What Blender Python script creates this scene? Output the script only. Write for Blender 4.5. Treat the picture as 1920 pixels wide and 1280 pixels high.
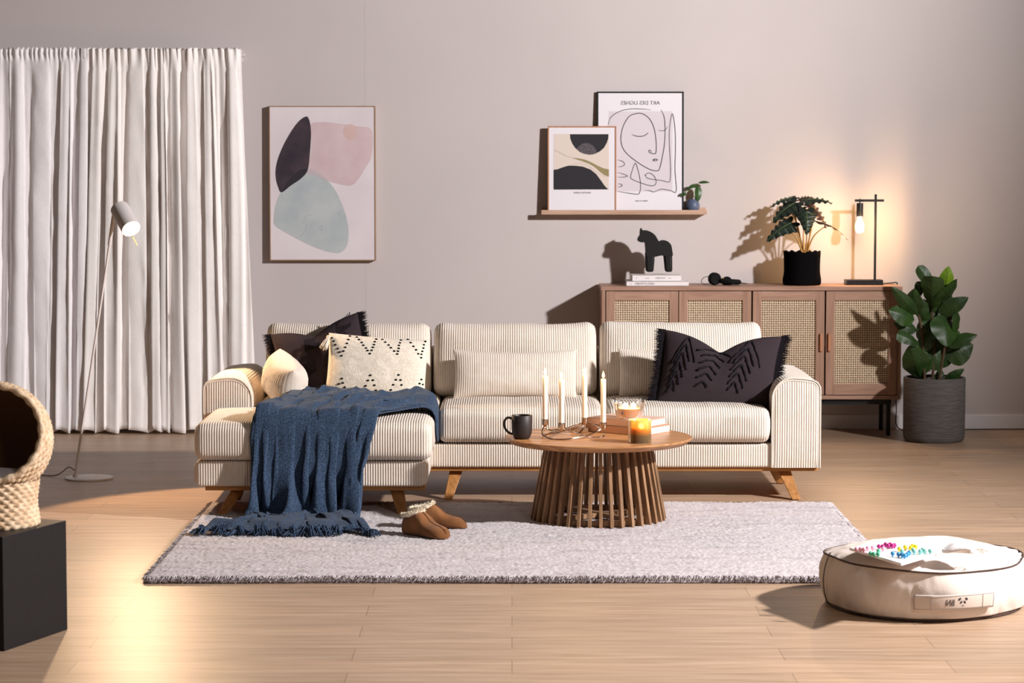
import bpy, math, random
import numpy as np
from mathutils import Vector, Matrix, Euler
PI = math.pi
for o in list(bpy.data.objects): bpy.data.objects.remove(o)
C = bpy.context.scene.collection
SC = bpy.context.scene
R = math.radians

# ------------------------------------------------------------------ camera
H = 1.58; FP = 85/36*1920; TH = R(4.23)
cam = bpy.data.cameras.new('camera'); co = bpy.data.objects.new('camera', cam); C.objects.link(co)
cam.lens = 85; cam.sensor_width = 36; cam.clip_end = 100
cam.dof.use_dof = True; cam.dof.focus_distance = 10.9; cam.dof.aperture_fstop = 5.6
co.location = (0, 0, H); co.rotation_euler = (PI/2-TH, 0, 0)
SC.camera = co
def ray(px, py):
    u = (640-py)/FP; return Vector(((px-960)/FP, math.cos(TH)+u*math.sin(TH), -math.sin(TH)+u*math.cos(TH)))
def at(px, py, Y):                       # where the sight line of a photo pixel meets the plane at depth Y
    d = ray(px, py); return Vector((0, 0, H))+d*(Y/d.y)

# ------------------------------------------------------------------ world, lights, exposure
SC.view_settings.view_transform = 'Standard'; SC.view_settings.look = 'None'
SC.view_settings.gamma = 1; SC.view_settings.use_curve_mapping = False
SC.view_settings.exposure = 0.0
w = bpy.data.worlds.new('world'); SC.world = w; w.use_nodes = True
w.node_tree.nodes['Background'].inputs[0].default_value = (0.95, 0.75, 0.62, 1)
w.node_tree.nodes['Background'].inputs[1].default_value = 0.06
def light(name, kind, loc, target, power, col, **k):
    l = bpy.data.lights.new(name, kind); o = bpy.data.objects.new(name, l); C.objects.link(o)
    o.location = loc; l.energy = power; l.color = col
    if target is not None: o.rotation_euler = (Vector(target)-Vector(loc)).to_track_quat('-Z', 'Y').to_euler()
    for a, b in k.items(): setattr(l, a, b)
    return o
KL = Vector((5.7, 7.5, 3.7)); ka, ke = R(14), R(2)       # soft spot from the right, aimed high so that its edge leaves the lower right corner dim
light('key_light', 'SPOT', KL, KL+Vector((-math.cos(ka)*math.cos(ke), math.sin(ka)*math.cos(ke), math.sin(ke))), 3700, (1, .955, .95), spot_size=R(125), spot_blend=.55, shadow_soft_size=.16)
light('front_fill', 'SPOT', (2.6, 2.6, 3.4), (.0, 7.3, 0.0), 300, (1, .94, .90), spot_size=R(46), spot_blend=1, shadow_soft_size=.5)

# ------------------------------------------------------------------ materials
def lin(c):
    return tuple(((x/255)/12.92 if x/255 <= .04045 else ((x/255+.055)/1.055)**2.4) for x in c)+(1,)
def mat(name, col, rough=.7, metal=0, col2=None, nscale=8, stretch=(1, 1, 1), bump=0, bscale=60, bstretch=(1, 1, 1), detail=4, spec=.5, trans=0, emit=None, estr=0, sss=0, sheen=0, ior=1.45, bdist=.002, lo=.35, hi=.65):
    m = bpy.data.materials.new(name); m.use_nodes = True; nt = m.node_tree; N = nt.nodes; L = nt.links
    b = N['Principled BSDF']; b.inputs['Base Color'].default_value = lin(col)
    b.inputs['Roughness'].default_value = rough; b.inputs['Metallic'].default_value = metal
    b.inputs['Specular IOR Level'].default_value = spec; b.inputs['Transmission Weight'].default_value = trans
    b.inputs['IOR'].default_value = ior
    if sss: b.inputs['Subsurface Weight'].default_value = sss; b.inputs['Subsurface Radius'].default_value = (.02, .01, .006); b.inputs['Subsurface Scale'].default_value = 1
    if sheen: b.inputs['Sheen Weight'].default_value = sheen
    if emit: b.inputs['Emission Color'].default_value = lin(emit); b.inputs['Emission Strength'].default_value = estr
    def noise(sc, st, det):
        tc = N.new('ShaderNodeTexCoord'); mp = N.new('ShaderNodeMapping'); mp.inputs['Scale'].default_value = st
        n = N.new('ShaderNodeTexNoise'); n.inputs['Scale'].default_value = sc; n.inputs['Detail'].default_value = det
        L.new(tc.outputs['Object'], mp.inputs[0]); L.new(mp.outputs[0], n.inputs['Vector']); return n
    if col2:
        n = noise(nscale, stretch, detail); r = N.new('ShaderNodeValToRGB')
        r.color_ramp.elements[0].position = lo; r.color_ramp.elements[1].position = hi
        r.color_ramp.elements[0].color = lin(col); r.color_ramp.elements[1].color = lin(col2)
        L.new(n.outputs[0], r.inputs[0]); L.new(r.outputs[0], b.inputs['Base Color'])
    if bump:
        n = noise(bscale, bstretch, 3); bp = N.new('ShaderNodeBump'); bp.inputs['Strength'].default_value = bump
        bp.inputs['Distance'].default_value = bdist
        L.new(n.outputs[0], bp.inputs['Height']); L.new(bp.outputs[0], b.inputs['Normal'])
    return m
def floor_mat():
    m = mat('oak laminate', (200, 172, 146), .42, col2=(166, 138, 113), nscale=3.2, stretch=(.6, 9, 1), detail=8, spec=.4, lo=.3, hi=.8)
    nt = m.node_tree; N = nt.nodes; L = nt.links; b = N['Principled BSDF']
    tc = N.new('ShaderNodeTexCoord'); br = N.new('ShaderNodeTexBrick')
    br.inputs['Scale'].default_value = 1; br.inputs['Brick Width'].default_value = 1.38; br.inputs['Row Height'].default_value = .19
    br.inputs['Mortar Size'].default_value = .0012; br.inputs['Mortar Smooth'].default_value = .1; br.offset = .37; br.squash = 1
    br.inputs['Color1'].default_value = (1.04, 1.02, 1.0, 1); br.inputs['Color2'].default_value = (.86, .85, .84, 1); br.inputs['Mortar'].default_value = (.42, .38, .34, 1)
    L.new(tc.outputs['Object'], br.inputs['Vector'])
    # fine dark grain streaks
    mp = N.new('ShaderNodeMapping'); mp.inputs['Scale'].default_value = (1.6, 38, 1); n = N.new('ShaderNodeTexNoise'); n.inputs['Scale'].default_value = 2.2; n.inputs['Detail'].default_value = 6; n.inputs['Distortion'].default_value = .4
    L.new(tc.outputs['Object'], mp.inputs[0]); L.new(mp.outputs[0], n.inputs['Vector'])
    r = N.new('ShaderNodeValToRGB'); r.color_ramp.elements[0].position = .35; r.color_ramp.elements[1].position = .6
    r.color_ramp.elements[0].color = (.80, .77, .74, 1); r.color_ramp.elements[1].color = (1, 1, 1, 1); L.new(n.outputs[0], r.inputs[0])
    src = b.inputs['Base Color'].links[0].from_socket
    def mul(a, c):
        x = N.new('ShaderNodeMix'); x.data_type = 'RGBA'; x.blend_type = 'MULTIPLY'; x.inputs[0].default_value = 1
        L.new(a, x.inputs[6]); L.new(c, x.inputs[7]); return x.outputs[2]
    L.new(mul(mul(src, br.outputs['Color']), r.outputs[0]), b.inputs['Base Color'])
    return m
def grain(name, a, b, axis='x', rough=.5, sc=5, lo=.3, hi=.7):
    st = {'x': (1, 14, 14), 'z': (14, 14, 1), 'y': (14, 1, 14)}[axis]
    return mat(name, a, rough, col2=b, nscale=sc, stretch=st, detail=6, spec=.3, bump=.15, bscale=sc*4, bstretch=st, lo=lo, hi=hi)
M = {
 'floor': floor_mat(),
 'wall': mat('painted wall', (205, 197, 196), .85, spec=.2, col2=(202, 194, 193), nscale=1.5, bump=.04, bscale=160),
 'base': mat('white paint', (226, 222, 224), .5),
 'linen': mat('cream linen', (252, 248, 246), .9, spec=.15, bump=.35, bscale=130, bstretch=(1, 1, 1), col2=(247, 242, 239), nscale=60, stretch=(4, 4, .6)),
 'linenw': mat('white linen', (250, 247, 248), .9, spec=.15, bump=.3, bscale=130, col2=(244, 240, 241), nscale=60, stretch=(4, 4, .6)),
 'cord': mat('cream corduroy', (224, 213, 201), .95, spec=.1, sheen=.25, bump=.5, bscale=260, col2=(220, 207, 193), nscale=22),
 'oak': grain('golden oak', (190, 136, 80), (156, 106, 56), 'x', .45),
 'oakz': grain('golden oak upright', (184, 132, 80), (148, 100, 54), 'z', .45),
 'acacia': grain('oiled table wood', (206, 154, 106), (158, 108, 66), 'x', .33, 3),
 'slat': grain('slat wood', (160, 124, 92), (118, 88, 62), 'z', .5, 4),
 'walnut': grain('pink brown wood veneer', (182, 146, 126), (152, 118, 100), 'x', .5, 4),
 'walnutz': grain('pink brown wood veneer upright', (178, 142, 121), (148, 114, 96), 'z', .5, 4),
 'shelfw': grain('light ash', (204, 170, 148), (182, 146, 124), 'x', .5, 4),
 'cane': mat('woven cane', (222, 199, 170), .6, col2=(206, 181, 150), nscale=60, bump=.3, bscale=200),
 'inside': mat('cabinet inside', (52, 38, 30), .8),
 'blackmetal': mat('black metal', (22, 24, 28), .4, spec=.4),
 'black': mat('matt black', (14, 13, 13), .75, spec=.2),
 'horse': mat('black stained wood', (20, 19, 19), .55, spec=.35, bump=.15, bscale=40),
 'boxb': mat('black grained laminate', (20, 19, 21), .5, spec=.35, bump=.5, bscale=40, bstretch=(6, 6, .4)),
 'knit': mat('black knit', (12, 11, 13), .95, spec=.1, bump=1, bscale=200, bdist=.004),
 'concrete': mat('grey ribbed concrete', (98, 93, 91), .85, col2=(80, 75, 74), nscale=14, stretch=(1, 1, 12), bump=.9, bscale=16, bstretch=(1, 1, 14), bdist=.006),
 'soil': mat('dark soil', (38, 28, 22), 1, bump=1, bscale=80, bdist=.01),
 'lampw': mat('white lacquer', (226, 218, 216), .35),
 'bulb': mat('lit bulb', (255, 240, 215), .3, emit=(255, 214, 160), estr=22),
 'bulbt': mat('lit lamp bulb', (255, 230, 190), .3, emit=(255, 190, 110), estr=26),
 'flame': mat('candle flame', (255, 220, 150), .3, emit=(255, 196, 104), estr=9),
 'wax': mat('white wax', (250, 240, 226), .4, sss=.35),
 'chrome': mat('polished steel', (214, 200, 188), .12, metal=1),
 'brass': mat('brass', (214, 170, 90), .25, metal=1),
 'mug': mat('dark stoneware', (44, 38, 38), .5, bump=.15, bscale=90),
 'paper': mat('paper block', (238, 234, 228), .8, bump=.5, bscale=8, bstretch=(1, 1, 90)),
 'coverw': mat('white book cover', (236, 230, 230), .5),
 'coverb': mat('grey brown book cover', (150, 126, 112), .6),
 'coverp': mat('dusty pink book cover', (222, 186, 168), .6),
 'covert': mat('tan book cover', (196, 150, 122), .6),
 'ink': mat('grey ink', (110, 104, 108), .8),
 'inkb': mat('black ink', (34, 31, 38), .7),
 'postw': mat('poster paper', (232, 228, 234), .6),
 'postl': mat('pale lilac print', (216, 207, 214), .6),
 'artbg': mat('marbled canvas', (232, 224, 228), .8, col2=(222, 212, 218), nscale=3),
 'artk': mat('dark watercolour', (74, 60, 68), .8, col2=(48, 42, 52), nscale=7),
 'artk2': mat('darker overlap watercolour', (46, 42, 50), .8),
 'artp': mat('pink watercolour', (218, 196, 200), .8, col2=(208, 184, 188), nscale=6),
 'artp2': mat('peach watercolour', (216, 188, 184), .8, col2=(208, 178, 174), nscale=9),
 'artg': mat('grey green watercolour', (192, 199, 200), .8, col2=(164, 176, 184), nscale=5, lo=.4, hi=.75),
 'artg2': mat('grey overlap watercolour', (196, 184, 190), .8),
 'artbe': mat('beige print', (222, 208, 198), .8),
 'artol': mat('olive print', (150, 136, 96), .8),
 'artgr': mat('speckled grey print', (100, 92, 98), .8, col2=(70, 66, 72), nscale=80),
 'pine': grain('poster frame wood', (196, 140, 106), (170, 116, 84), 'z', .5, 4),
 'framew': grain('light picture frame wood', (176, 144, 116), (150, 120, 96), 'z', .5, 4),
 'leafd': mat('dark green leaf', (20, 29, 25), .4, col2=(30, 40, 32), nscale=12),
 'leafr': mat('purple leaf underside', (64, 30, 30), .5),
 'vein': mat('pale green vein', (112, 140, 90), .5),
 'leafg': mat('deep green leaf', (32, 54, 22), .45, col2=(48, 76, 28), nscale=9),
 'leafy': mat('young green leaf', (118, 150, 30), .4, col2=(90, 126, 30), nscale=9),
 'leafs': mat('small plant leaf', (58, 92, 42), .4, col2=(40, 72, 34), nscale=14),
 'stem': mat('pale stem', (190, 146, 84), .5, col2=(150, 120, 60), nscale=9),
 'bark': mat('brown stem', (80, 62, 40), .8),
 'bluepot': mat('blue glazed pot', (84, 96, 122), .45),
 'rug': mat('lilac grey fur', (196, 188, 190), 1, spec=.05, sheen=.15, col2=(172, 162, 165), nscale=4, stretch=(1, 4.5, 1), detail=12, bump=.5, bscale=420, bdist=.003, lo=.50, hi=.72),
 'rugback': mat('rug backing', (120, 110, 112), .9),
 'throw': mat('blue woven wool', (74, 93, 119), 1, spec=.03, sheen=.1, col2=(34, 47, 67), nscale=170, bump=.9, bscale=230, bdist=.004, lo=.3, hi=.7),
 'dark': mat('charcoal cotton', (52, 44, 48), .95, spec=.1, bump=.3, bscale=300),
 'darkf': mat('charcoal tufting', (34, 31, 35), 1, spec=.05),
 'wool': mat('cream cotton weave', (238, 229, 214), .95, spec=.1, sheen=.2, bump=.9, bscale=120, bstretch=(3, 1, 1), bdist=.003, col2=(224, 212, 194), nscale=90),
 'suede': mat('tan suede', (140, 94, 58), .95, spec=.1, sheen=.15, col2=(114, 74, 44), nscale=14),
 'seam': mat('dark brown seam', (92, 52, 26), .9),
 'fleece': mat('cream fleece', (244, 230, 204), 1, spec=.05, sheen=.5, bump=1, bscale=120, bdist=.008),
 'canvas': mat('natural canvas', (228, 216, 207), .9, spec=.1, bump=.25, bscale=220, col2=(221, 208, 198), nscale=5),
 'canvast': mat('canvas tag', (214, 199, 188), .9, spec=.1, bump=.25, bscale=220),
 'piping': mat('brown piping', (66, 48, 42), .9),
 'wicker': mat('water hyacinth wicker', (228, 204, 174), .8, spec=.2, col2=(200, 168, 134), nscale=40, bump=.7, bscale=90, bdist=.004),
 'wickin': mat('dark brown wicker lining', (98, 70, 48), .9, bump=.8, bscale=60, bdist=.004),
 'plush': mat('white plush', (236, 232, 240), 1, sheen=.4, bump=.6, bscale=100),
 'toyw': mat('white toy board', (246, 246, 250), .35),
 'glass': mat('clear glass', (255, 255, 255), .02, trans=1, ior=1.3, spec=.5),
 'amber': mat('amber glass', (240, 190, 110), .25, trans=.45, ior=1.3),
 'ambers': mat('smoky glass bottom', (150, 132, 100), .25, trans=.35),
 'waxj': mat('jar wax', (250, 216, 178), .5, sss=.6, emit=(255, 170, 90), estr=.12),  # faint emission stands in for flame light glowing through the wax
 'waxa': mat('honey wax', (236, 150, 60), .5, sss=.8, emit=(255, 140, 30), estr=.35),  # orange candle glow put into the wax itself as emission
 'lab': mat('blush paper label', (232, 190, 164), .7),
 'cordk': mat('black cable', (20, 18, 18), .5),
 'cordw': mat('greige cable', (150, 134, 126), .5),
}
def ramp_z(m, stops, h):          # glass tinted from its foot to its rim
    nt = m.node_tree; N = nt.nodes; L = nt.links; tc = N.new('ShaderNodeTexCoord'); sx = N.new('ShaderNodeSeparateXYZ'); dv = N.new('ShaderNodeMath'); dv.operation = 'DIVIDE'; dv.inputs[1].default_value = h
    rp = N.new('ShaderNodeValToRGB'); L.new(tc.outputs['Object'], sx.inputs[0]); L.new(sx.outputs['Z'], dv.inputs[0]); L.new(dv.outputs[0], rp.inputs[0])
    while len(rp.color_ramp.elements) < len(stops): rp.color_ramp.elements.new(.5)
    for e, (p, c) in zip(rp.color_ramp.elements, stops): e.position = p; e.color = lin(c)
    L.new(rp.outputs[0], N['Principled BSDF'].inputs['Base Color'])
ramp_z(M['amber'], [(0, (112, 98, 76)), (.32, (140, 112, 76)), (.52, (226, 150, 60)), (.68, (246, 200, 96)), (1, (252, 226, 140))], .1)
for n_, c_ in dict(pink=(236, 170, 190), magenta=(176, 30, 120), green=(90, 190, 150), yellow=(240, 220, 30), blue=(60, 150, 205), teal=(130, 200, 190)).items():
    M['peg_'+n_] = mat(n_+' painted peg', c_, .35)

# ------------------------------------------------------------------ mesh building
class MB:
    def __init__(s): s.v = []; s.f = []; s.m = []; s.n = 0
    def add(s, V, F, mi=0):
        V = [tuple(map(float, p)) for p in V]; b = s.n
        s.v += V; s.f += [tuple(i+b for i in f) for f in F]; s.m += [mi]*len(F); s.n += len(V); return s
    def box(s, x0, x1, y0, y1, z0, z1, mi=0, M4=None):
        V = [Vector(p) for p in ((x0,y0,z0),(x1,y0,z0),(x1,y1,z0),(x0,y1,z0),(x0,y0,z1),(x1,y0,z1),(x1,y1,z1),(x0,y1,z1))]
        if M4: V = [M4 @ p for p in V]
        return s.add(V, [(0,3,2,1),(4,5,6,7),(0,1,5,4),(1,2,6,5),(2,3,7,6),(3,0,4,7)], mi)
    def hexa(s, V, mi=0):
        return s.add(V, [(0,3,2,1),(4,5,6,7),(0,1,5,4),(1,2,6,5),(2,3,7,6),(3,0,4,7)], mi)
    def grid(s, P, mi=0, closeu=False, closev=False, cap=False):
        P = np.asarray(P); a, b = P.shape[:2]; F = []
        for i in range(a if closeu else a-1):
            i2 = (i+1) % a
            for j in range(b if closev else b-1):
                j2 = (j+1) % b; F.append((i*b+j, i2*b+j, i2*b+j2, i*b+j2))
        if cap: F += [tuple(range(b)), tuple((a-1)*b+j for j in reversed(range(b)))]
        return s.add(P.reshape(-1, 3), F, mi)
    def tube(s, pts, r, n=8, mi=0, cap=True, closed=False):
        pts = [Vector(p) for p in pts]; k = len(pts); rr = r if hasattr(r, '__len__') else [r]*k
        rings = []; up = None
        for i, p in enumerate(pts):
            a = pts[(i-1) % k] if (closed or i > 0) else p; b = pts[(i+1) % k] if (closed or i < k-1) else p
            t = (b-a).normalized()
            if up is None: up = Vector((0, 0, 1)) if abs(t.z) < .9 else Vector((1, 0, 0))
            x = t.cross(up).normalized(); up = x.cross(t).normalized()
            rings.append([p+(x*math.cos(2*PI*j/n)+up*math.sin(2*PI*j/n))*rr[i] for j in range(n)])
        return s.grid(rings, mi, closeu=closed, closev=True, cap=cap and not closed)
    def lathe(s, prof, c=(0, 0, 0), n=48, mi=0, cap=False, fn=None):
        P = []
        for r, z in prof: P.append([(c[0]+r*math.cos(2*PI*j/n), c[1]+r*math.sin(2*PI*j/n), c[2]+z) for j in range(n)])
        P = np.array(P)
        if fn is not None: P = fn(P)
        return s.grid(P, mi, closev=True, cap=cap)
    def ball(s, c, r, n=12, mi=0):
        r = r if hasattr(r, '__len__') else (r, r, r)
        P = [[(c[0]+r[0]*math.sin(a)*math.cos(b), c[1]+r[1]*math.sin(a)*math.sin(b), c[2]+r[2]*math.cos(a)) for b in [2*PI*j/n for j in range(n)]] for a in [1e-3+(PI-2e-3)*i/(n//2+1) for i in range(n//2+2)]]
        return s.grid(P, mi, closev=True)
    def poly(s, pts, y0, y1, mi=0):          # outline in x-z, extruded along y
        k = len(pts); V = [(x, y0, z) for x, z in pts]+[(x, y1, z) for x, z in pts]
        return s.add(V, [tuple(range(k)), tuple(range(2*k-1, k-1, -1))]+[(i, i+k, (i+1) % k+k, (i+1) % k) for i in range(k)], mi)
    def build(s, name, mats, parent=None, off=None, smooth=True, bevel=0, seg=2, ang=40, subsurf=0):
        me = bpy.data.meshes.new(name)
        V = np.array(s.v)
        if off is None and parent is None:
            off = ((V[:, 0].min()+V[:, 0].max())/2, (V[:, 1].min()+V[:, 1].max())/2, V[:, 2].min())
        if off is not None: V = V-np.array(off)
        me.from_pydata(V.tolist(), [], s.f)
        if not isinstance(mats, (list, tuple)): mats = [mats]
        for m in mats: me.materials.append(M[m] if isinstance(m, str) else m)
        if len(mats) > 1: me.polygons.foreach_set('material_index', s.m)
        me.validate(); me.update()
        if smooth:
            me.polygons.foreach_set('use_smooth', [True]*len(me.polygons)); me.set_sharp_from_angle(angle=R(ang))
        o = bpy.data.objects.new(name, me); C.objects.link(o)
        if parent is not None: o.parent = parent
        elif off is not None: o.location = off
        if bevel:
            b = o.modifiers.new('bevel', 'BEVEL'); b.width = bevel; b.segments = seg; b.limit_method = 'ANGLE'; b.angle_limit = R(35); b.harden_normals = False
        if subsurf:
            b = o.modifiers.new('sub', 'SUBSURF'); b.levels = b.render_levels = subsurf
        return o
def tag(o, label, cat, group=None):
    o['label'] = label; o['category'] = cat
    if group: o['group'] = group
    return o
def thing(name, label, cat, loc=(0, 0, 0), rot=(0, 0, 0), group=None):
    o = bpy.data.objects.new(name, None); C.objects.link(o); o.location = loc; o.rotation_euler = rot; o.empty_display_size = .1
    return tag(o, label, cat, group)
def struct(o): o['kind'] = 'structure'; return o
rng = random.Random(4)
def hsh(ix, iy, sd): 
    n = (ix*374761393+iy*668265263+sd*974711) & 0x7fffffff
    n = ((n ^ (n >> 13))*1274126177) & 0x7fffffff
    return ((n ^ (n >> 16)) & 0xffff)/65535.
def vnoise(x, y, sd=0):
    x = np.asarray(x, float); y = np.asarray(y, float); x, y = np.broadcast_arrays(x, y)
    ix = np.floor(x).astype(np.int64); iy = np.floor(y).astype(np.int64); fx = x-ix; fy = y-iy
    fx = fx*fx*(3-2*fx); fy = fy*fy*(3-2*fy)
    a = hsh(ix, iy, sd); b = hsh(ix+1, iy, sd); c = hsh(ix, iy+1, sd); d = hsh(ix+1, iy+1, sd)
    return (a*(1-fx)+b*fx)*(1-fy)+(c*(1-fx)+d*fx)*fy-.5
def smooth_pts(P, n=8, closed=False):
    P = [Vector(p) for p in P]; k = len(P); out = []
    for i in range(k if closed else k-1):
        if closed: a, b, c, d = P[(i-1) % k], P[i], P[(i+1) % k], P[(i+2) % k]
        else: a, b, c, d = P[max(i-1, 0)], P[i], P[i+1], P[min(i+2, k-1)]
        for j in range(n):
            t = j/n; out.append(.5*((2*b)+(c-a)*t+(2*a-5*b+4*c-d)*t*t+(3*b-a-3*c+d)*t**3))
    if not closed: out.append(P[-1])
    return out
def text_mesh(mb, txt, size, M4, mi=0, extr=.0004):
    cu = bpy.data.curves.new('t', 'FONT'); cu.body = txt; cu.size = size; cu.align_x = 'CENTER'; cu.align_y = 'CENTER'; cu.extrude = extr; cu.resolution_u = 3
    o = bpy.data.objects.new('t', cu); C.objects.link(o); dg = bpy.context.evaluated_depsgraph_get(); me = bpy.data.meshes.new_from_object(o.evaluated_get(dg))
    mb.add([M4 @ v.co for v in me.vertices], [tuple(p.vertices) for p in me.polygons], mi)
    bpy.data.objects.remove(o); bpy.data.curves.remove(cu); bpy.data.meshes.remove(me)

# ------------------------------------------------------------------ the setting
WY = 14.32
struct(MB().box(-7, 7, 1.5, WY+.2, -.1, 0).build('floor', 'floor', off=(0, 0, 0), smooth=False))
mb = MB(); mb.box(-7, -.8675, WY, WY+.15, 0, 4); mb.box(-.8675, 7, WY-.0006, WY+.15, 0, 4)
struct(mb.build('wall_back', 'wall', off=(0, WY, 0), smooth=False))
struct(MB().box(-7, 7, WY-.014, WY, 0, .086).build('baseboard_back', 'base', off=(0, WY, 0), smooth=False, bevel=.004))

# ------------------------------------------------------------------ curtains
def curtain(x0t, x1t, x0b, x1b, nf, seed, ruffle):
    rg = random.Random(seed); nu, nv = nf*26, 90
    wd = [rg.uniform(.5, 1.6) for _ in range(nf)]; cs = np.cumsum([0]+wd)/sum(wd)
    am = [rg.uniform(.55, 1.15) for _ in range(nf+2)]; ph = [rg.uniform(-1, 1) for _ in range(nf+2)]
    U = np.linspace(0, 1, nu); phi = np.interp(U, cs, np.arange(nf+1))*2*PI
    kk = phi/(2*PI); A = np.interp(kk, np.arange(nf+2), am); P1 = np.interp(kk, np.arange(nf+2), ph)
    P = np.zeros((nv, nu, 3))
    for i in range(nv):
        v = i/(nv-1); v = v**1.15; z = 2.236*(1-v)+.006
        g = .34+.62*min(1, (v/.35))**.7+.10*v**3
        if v < .06: g *= .75
        f = phi+P1*1.2*v+.5*np.sin(3*v+P1*4)
        y = A*g*(.026*np.cos(f)+.010*np.cos(2*f+P1*3)+.007*np.cos(3*f+7*P1+4*v)+.004*np.cos(5*f+9*P1))
        xx = (x0t+(x1t-x0t)*U)*(1-v)+(x0b+(x1b-x0b)*U)*v
        x = xx+A*g*(.018*np.sin(2*f)-.006*np.sin(f))
        y = y+.030*vnoise(xx*7+z*.8, z*1.6, seed)*g+.009*vnoise(xx*20+z*2, z*5, seed+1)+.004*vnoise(xx*40, z*16, seed+2)
        if ruffle:
            h = math.exp(-((z-2.185)/.018)**2); t = max(0, 1-abs(z-2.215)/.05)
            y = y*(1-.6*h)+.010*np.sin(phi*5.3+3*P1)*t; z0 = z+.008*np.sin(phi*5.3+2)*(1 if z > 2.22 else 0)
        else:
            t = max(0, 1-(2.236-z)/.12); y = y+.010*np.sin(phi*2.9+2*P1)*t; z0 = z+0*U+.004*np.sin(phi*2.9)*(1 if z > 2.22 else 0)
        hem = .012*(1+np.sin(phi*1.0+P1*2)) if i >= nv-2 else 0
        P[i, :, 0] = x; P[i, :, 1] = 14.135-.10*v**1.5+y; P[i, :, 2] = np.maximum(z0+hem, .004)
    mb = MB(); mb.grid(P)
    return mb
def addcurtain(mb, m, lab):
    o = mb.build('curtain', m, ang=180); s = o.modifiers.new('s', 'SOLIDIFY'); s.thickness = .0015; s.offset = 0
    tag(o, lab, 'curtain')
addcurtain(curtain(-3.35, -2.46, -3.32, -2.50, 7, 5, True), 'linenw', 'white linen curtain with a gathered ruffled heading at the far left of the rod')
addcurtain(curtain(-2.465, -1.575, -2.52, -1.50, 9, 12, False), 'linen', 'cream linen curtain with deep folds hanging beside the abstract canvas')
t = thing('curtain_rod', 'thin pale metal rod carrying both curtains, its end cap showing', 'curtain rod', (-2.45, 14.19, 2.2))
MB().tube([(-3.6, 14.19, 2.205), (-1.575, 14.19, 2.205)], .009, 12).build('pole', 'lampw', t, off=t.location)
MB().tube([(-1.585, 14.19, 2.205), (-1.558, 14.19, 2.205)], .014, 14).build('end_cap', 'lampw', t, off=t.location)
for x in (-1.60, -3.4):
    m_ = MB(); m_.box(x-.008, x+.008, 14.185, WY, 2.195, 2.215); m_.box(x-.015, x+.015, WY-.006, WY, 2.17, 2.24); m_.build('bracket', 'lampw', t, off=t.location)

# ------------------------------------------------------------------ rug
def rug():
    X0, X1, Y0, Y1 = -1.385, 1.46, 9.02, 11.02
    nx, ny = 560, 380
    u = np.linspace(0, 1, nx)[None, :]; v = np.linspace(0, 1, ny)[:, None]
    dx = np.minimum(u, 1-u)*(X1-X0); dy = np.minimum(v, 1-v)*(Y1-Y0)
    x = X0+(X1-X0)*u+0*v; y = Y0+(Y1-Y0)*v+0*u
    e = np.minimum(1, np.minimum(dx, dy)/.022); e = np.sqrt(1-(1-e)**2)
    n1 = vnoise(x*7, y*9, 1); n2 = vnoise(x*38, y*45, 2); n3 = vnoise(x*110, y*120, 3); n4 = vnoise(x*260, y*260, 5)
    z = .004+e*(.024+.006*n1+.004*n2+.005*n3+.006*n4)
    xx = x+.012*vnoise(y*14, x*0, 7)*(1-e)+.003*n4; yy = y+.014*vnoise(x*12, y*0, 8)*(1-e)+.010*vnoise(x*60, y*3, 9)*(1-e)+.003*n3+.012*vnoise(x*1.7, y*0, 4)
    P = np.stack([xx, yy, z], -1)
    t = thing('rug', 'lilac grey faux fur rug lying under the coffee table', 'rug', (.04, 10.02, 0))
    mb = MB(); mb.grid(P); mb.build('pile', 'rug', t, off=t.location, ang=180)
    MB().box(X0+.01, X1-.01, Y0-.001, Y1-.01, .0005, .005).build('backing', 'rugback', t, off=t.location, smooth=False)
    rg = random.Random(3); mb = MB()      # fur tips along the near, left and right edges
    def tuft(px, py, dxx, dyy):
        L = rg.uniform(.012, .028); w_ = rg.uniform(.0015, .003); z0 = rg.uniform(.012, .026)
        s = rg.uniform(-.6, .6); tx = px+dxx*L-dyy*L*s; ty = py+dyy*L+dxx*L*s
        mb.add([(px-w_*abs(dyy), py-w_*abs(dxx), z0), (px+w_*abs(dyy), py+w_*abs(dxx), z0), (px, py, z0+.004), (tx, ty, max(.003, z0-rg.uniform(0, .016)))], [(0, 1, 3), (1, 2, 3), (2, 0, 3)])
    for i in range(5200): 
        xq = rg.uniform(X0, X1); tuft(xq, Y0+.006+.012*float(vnoise(xq*1.7, 0, 4))+rg.uniform(0, .006), 0, -1)
    for i in range(1800): tuft(X0+.008, rg.uniform(Y0, Y1), -1, 0); tuft(X1-.008, rg.uniform(Y0, Y1), 1, 0)
    for i in range(2600): tuft(rg.uniform(X0, X1), Y1-.006, 0, 1)
    o = mb.build('edge_fur', 'rug', t, off=t.location, smooth=False); o['kind'] = 'stuff'
rug()

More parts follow.
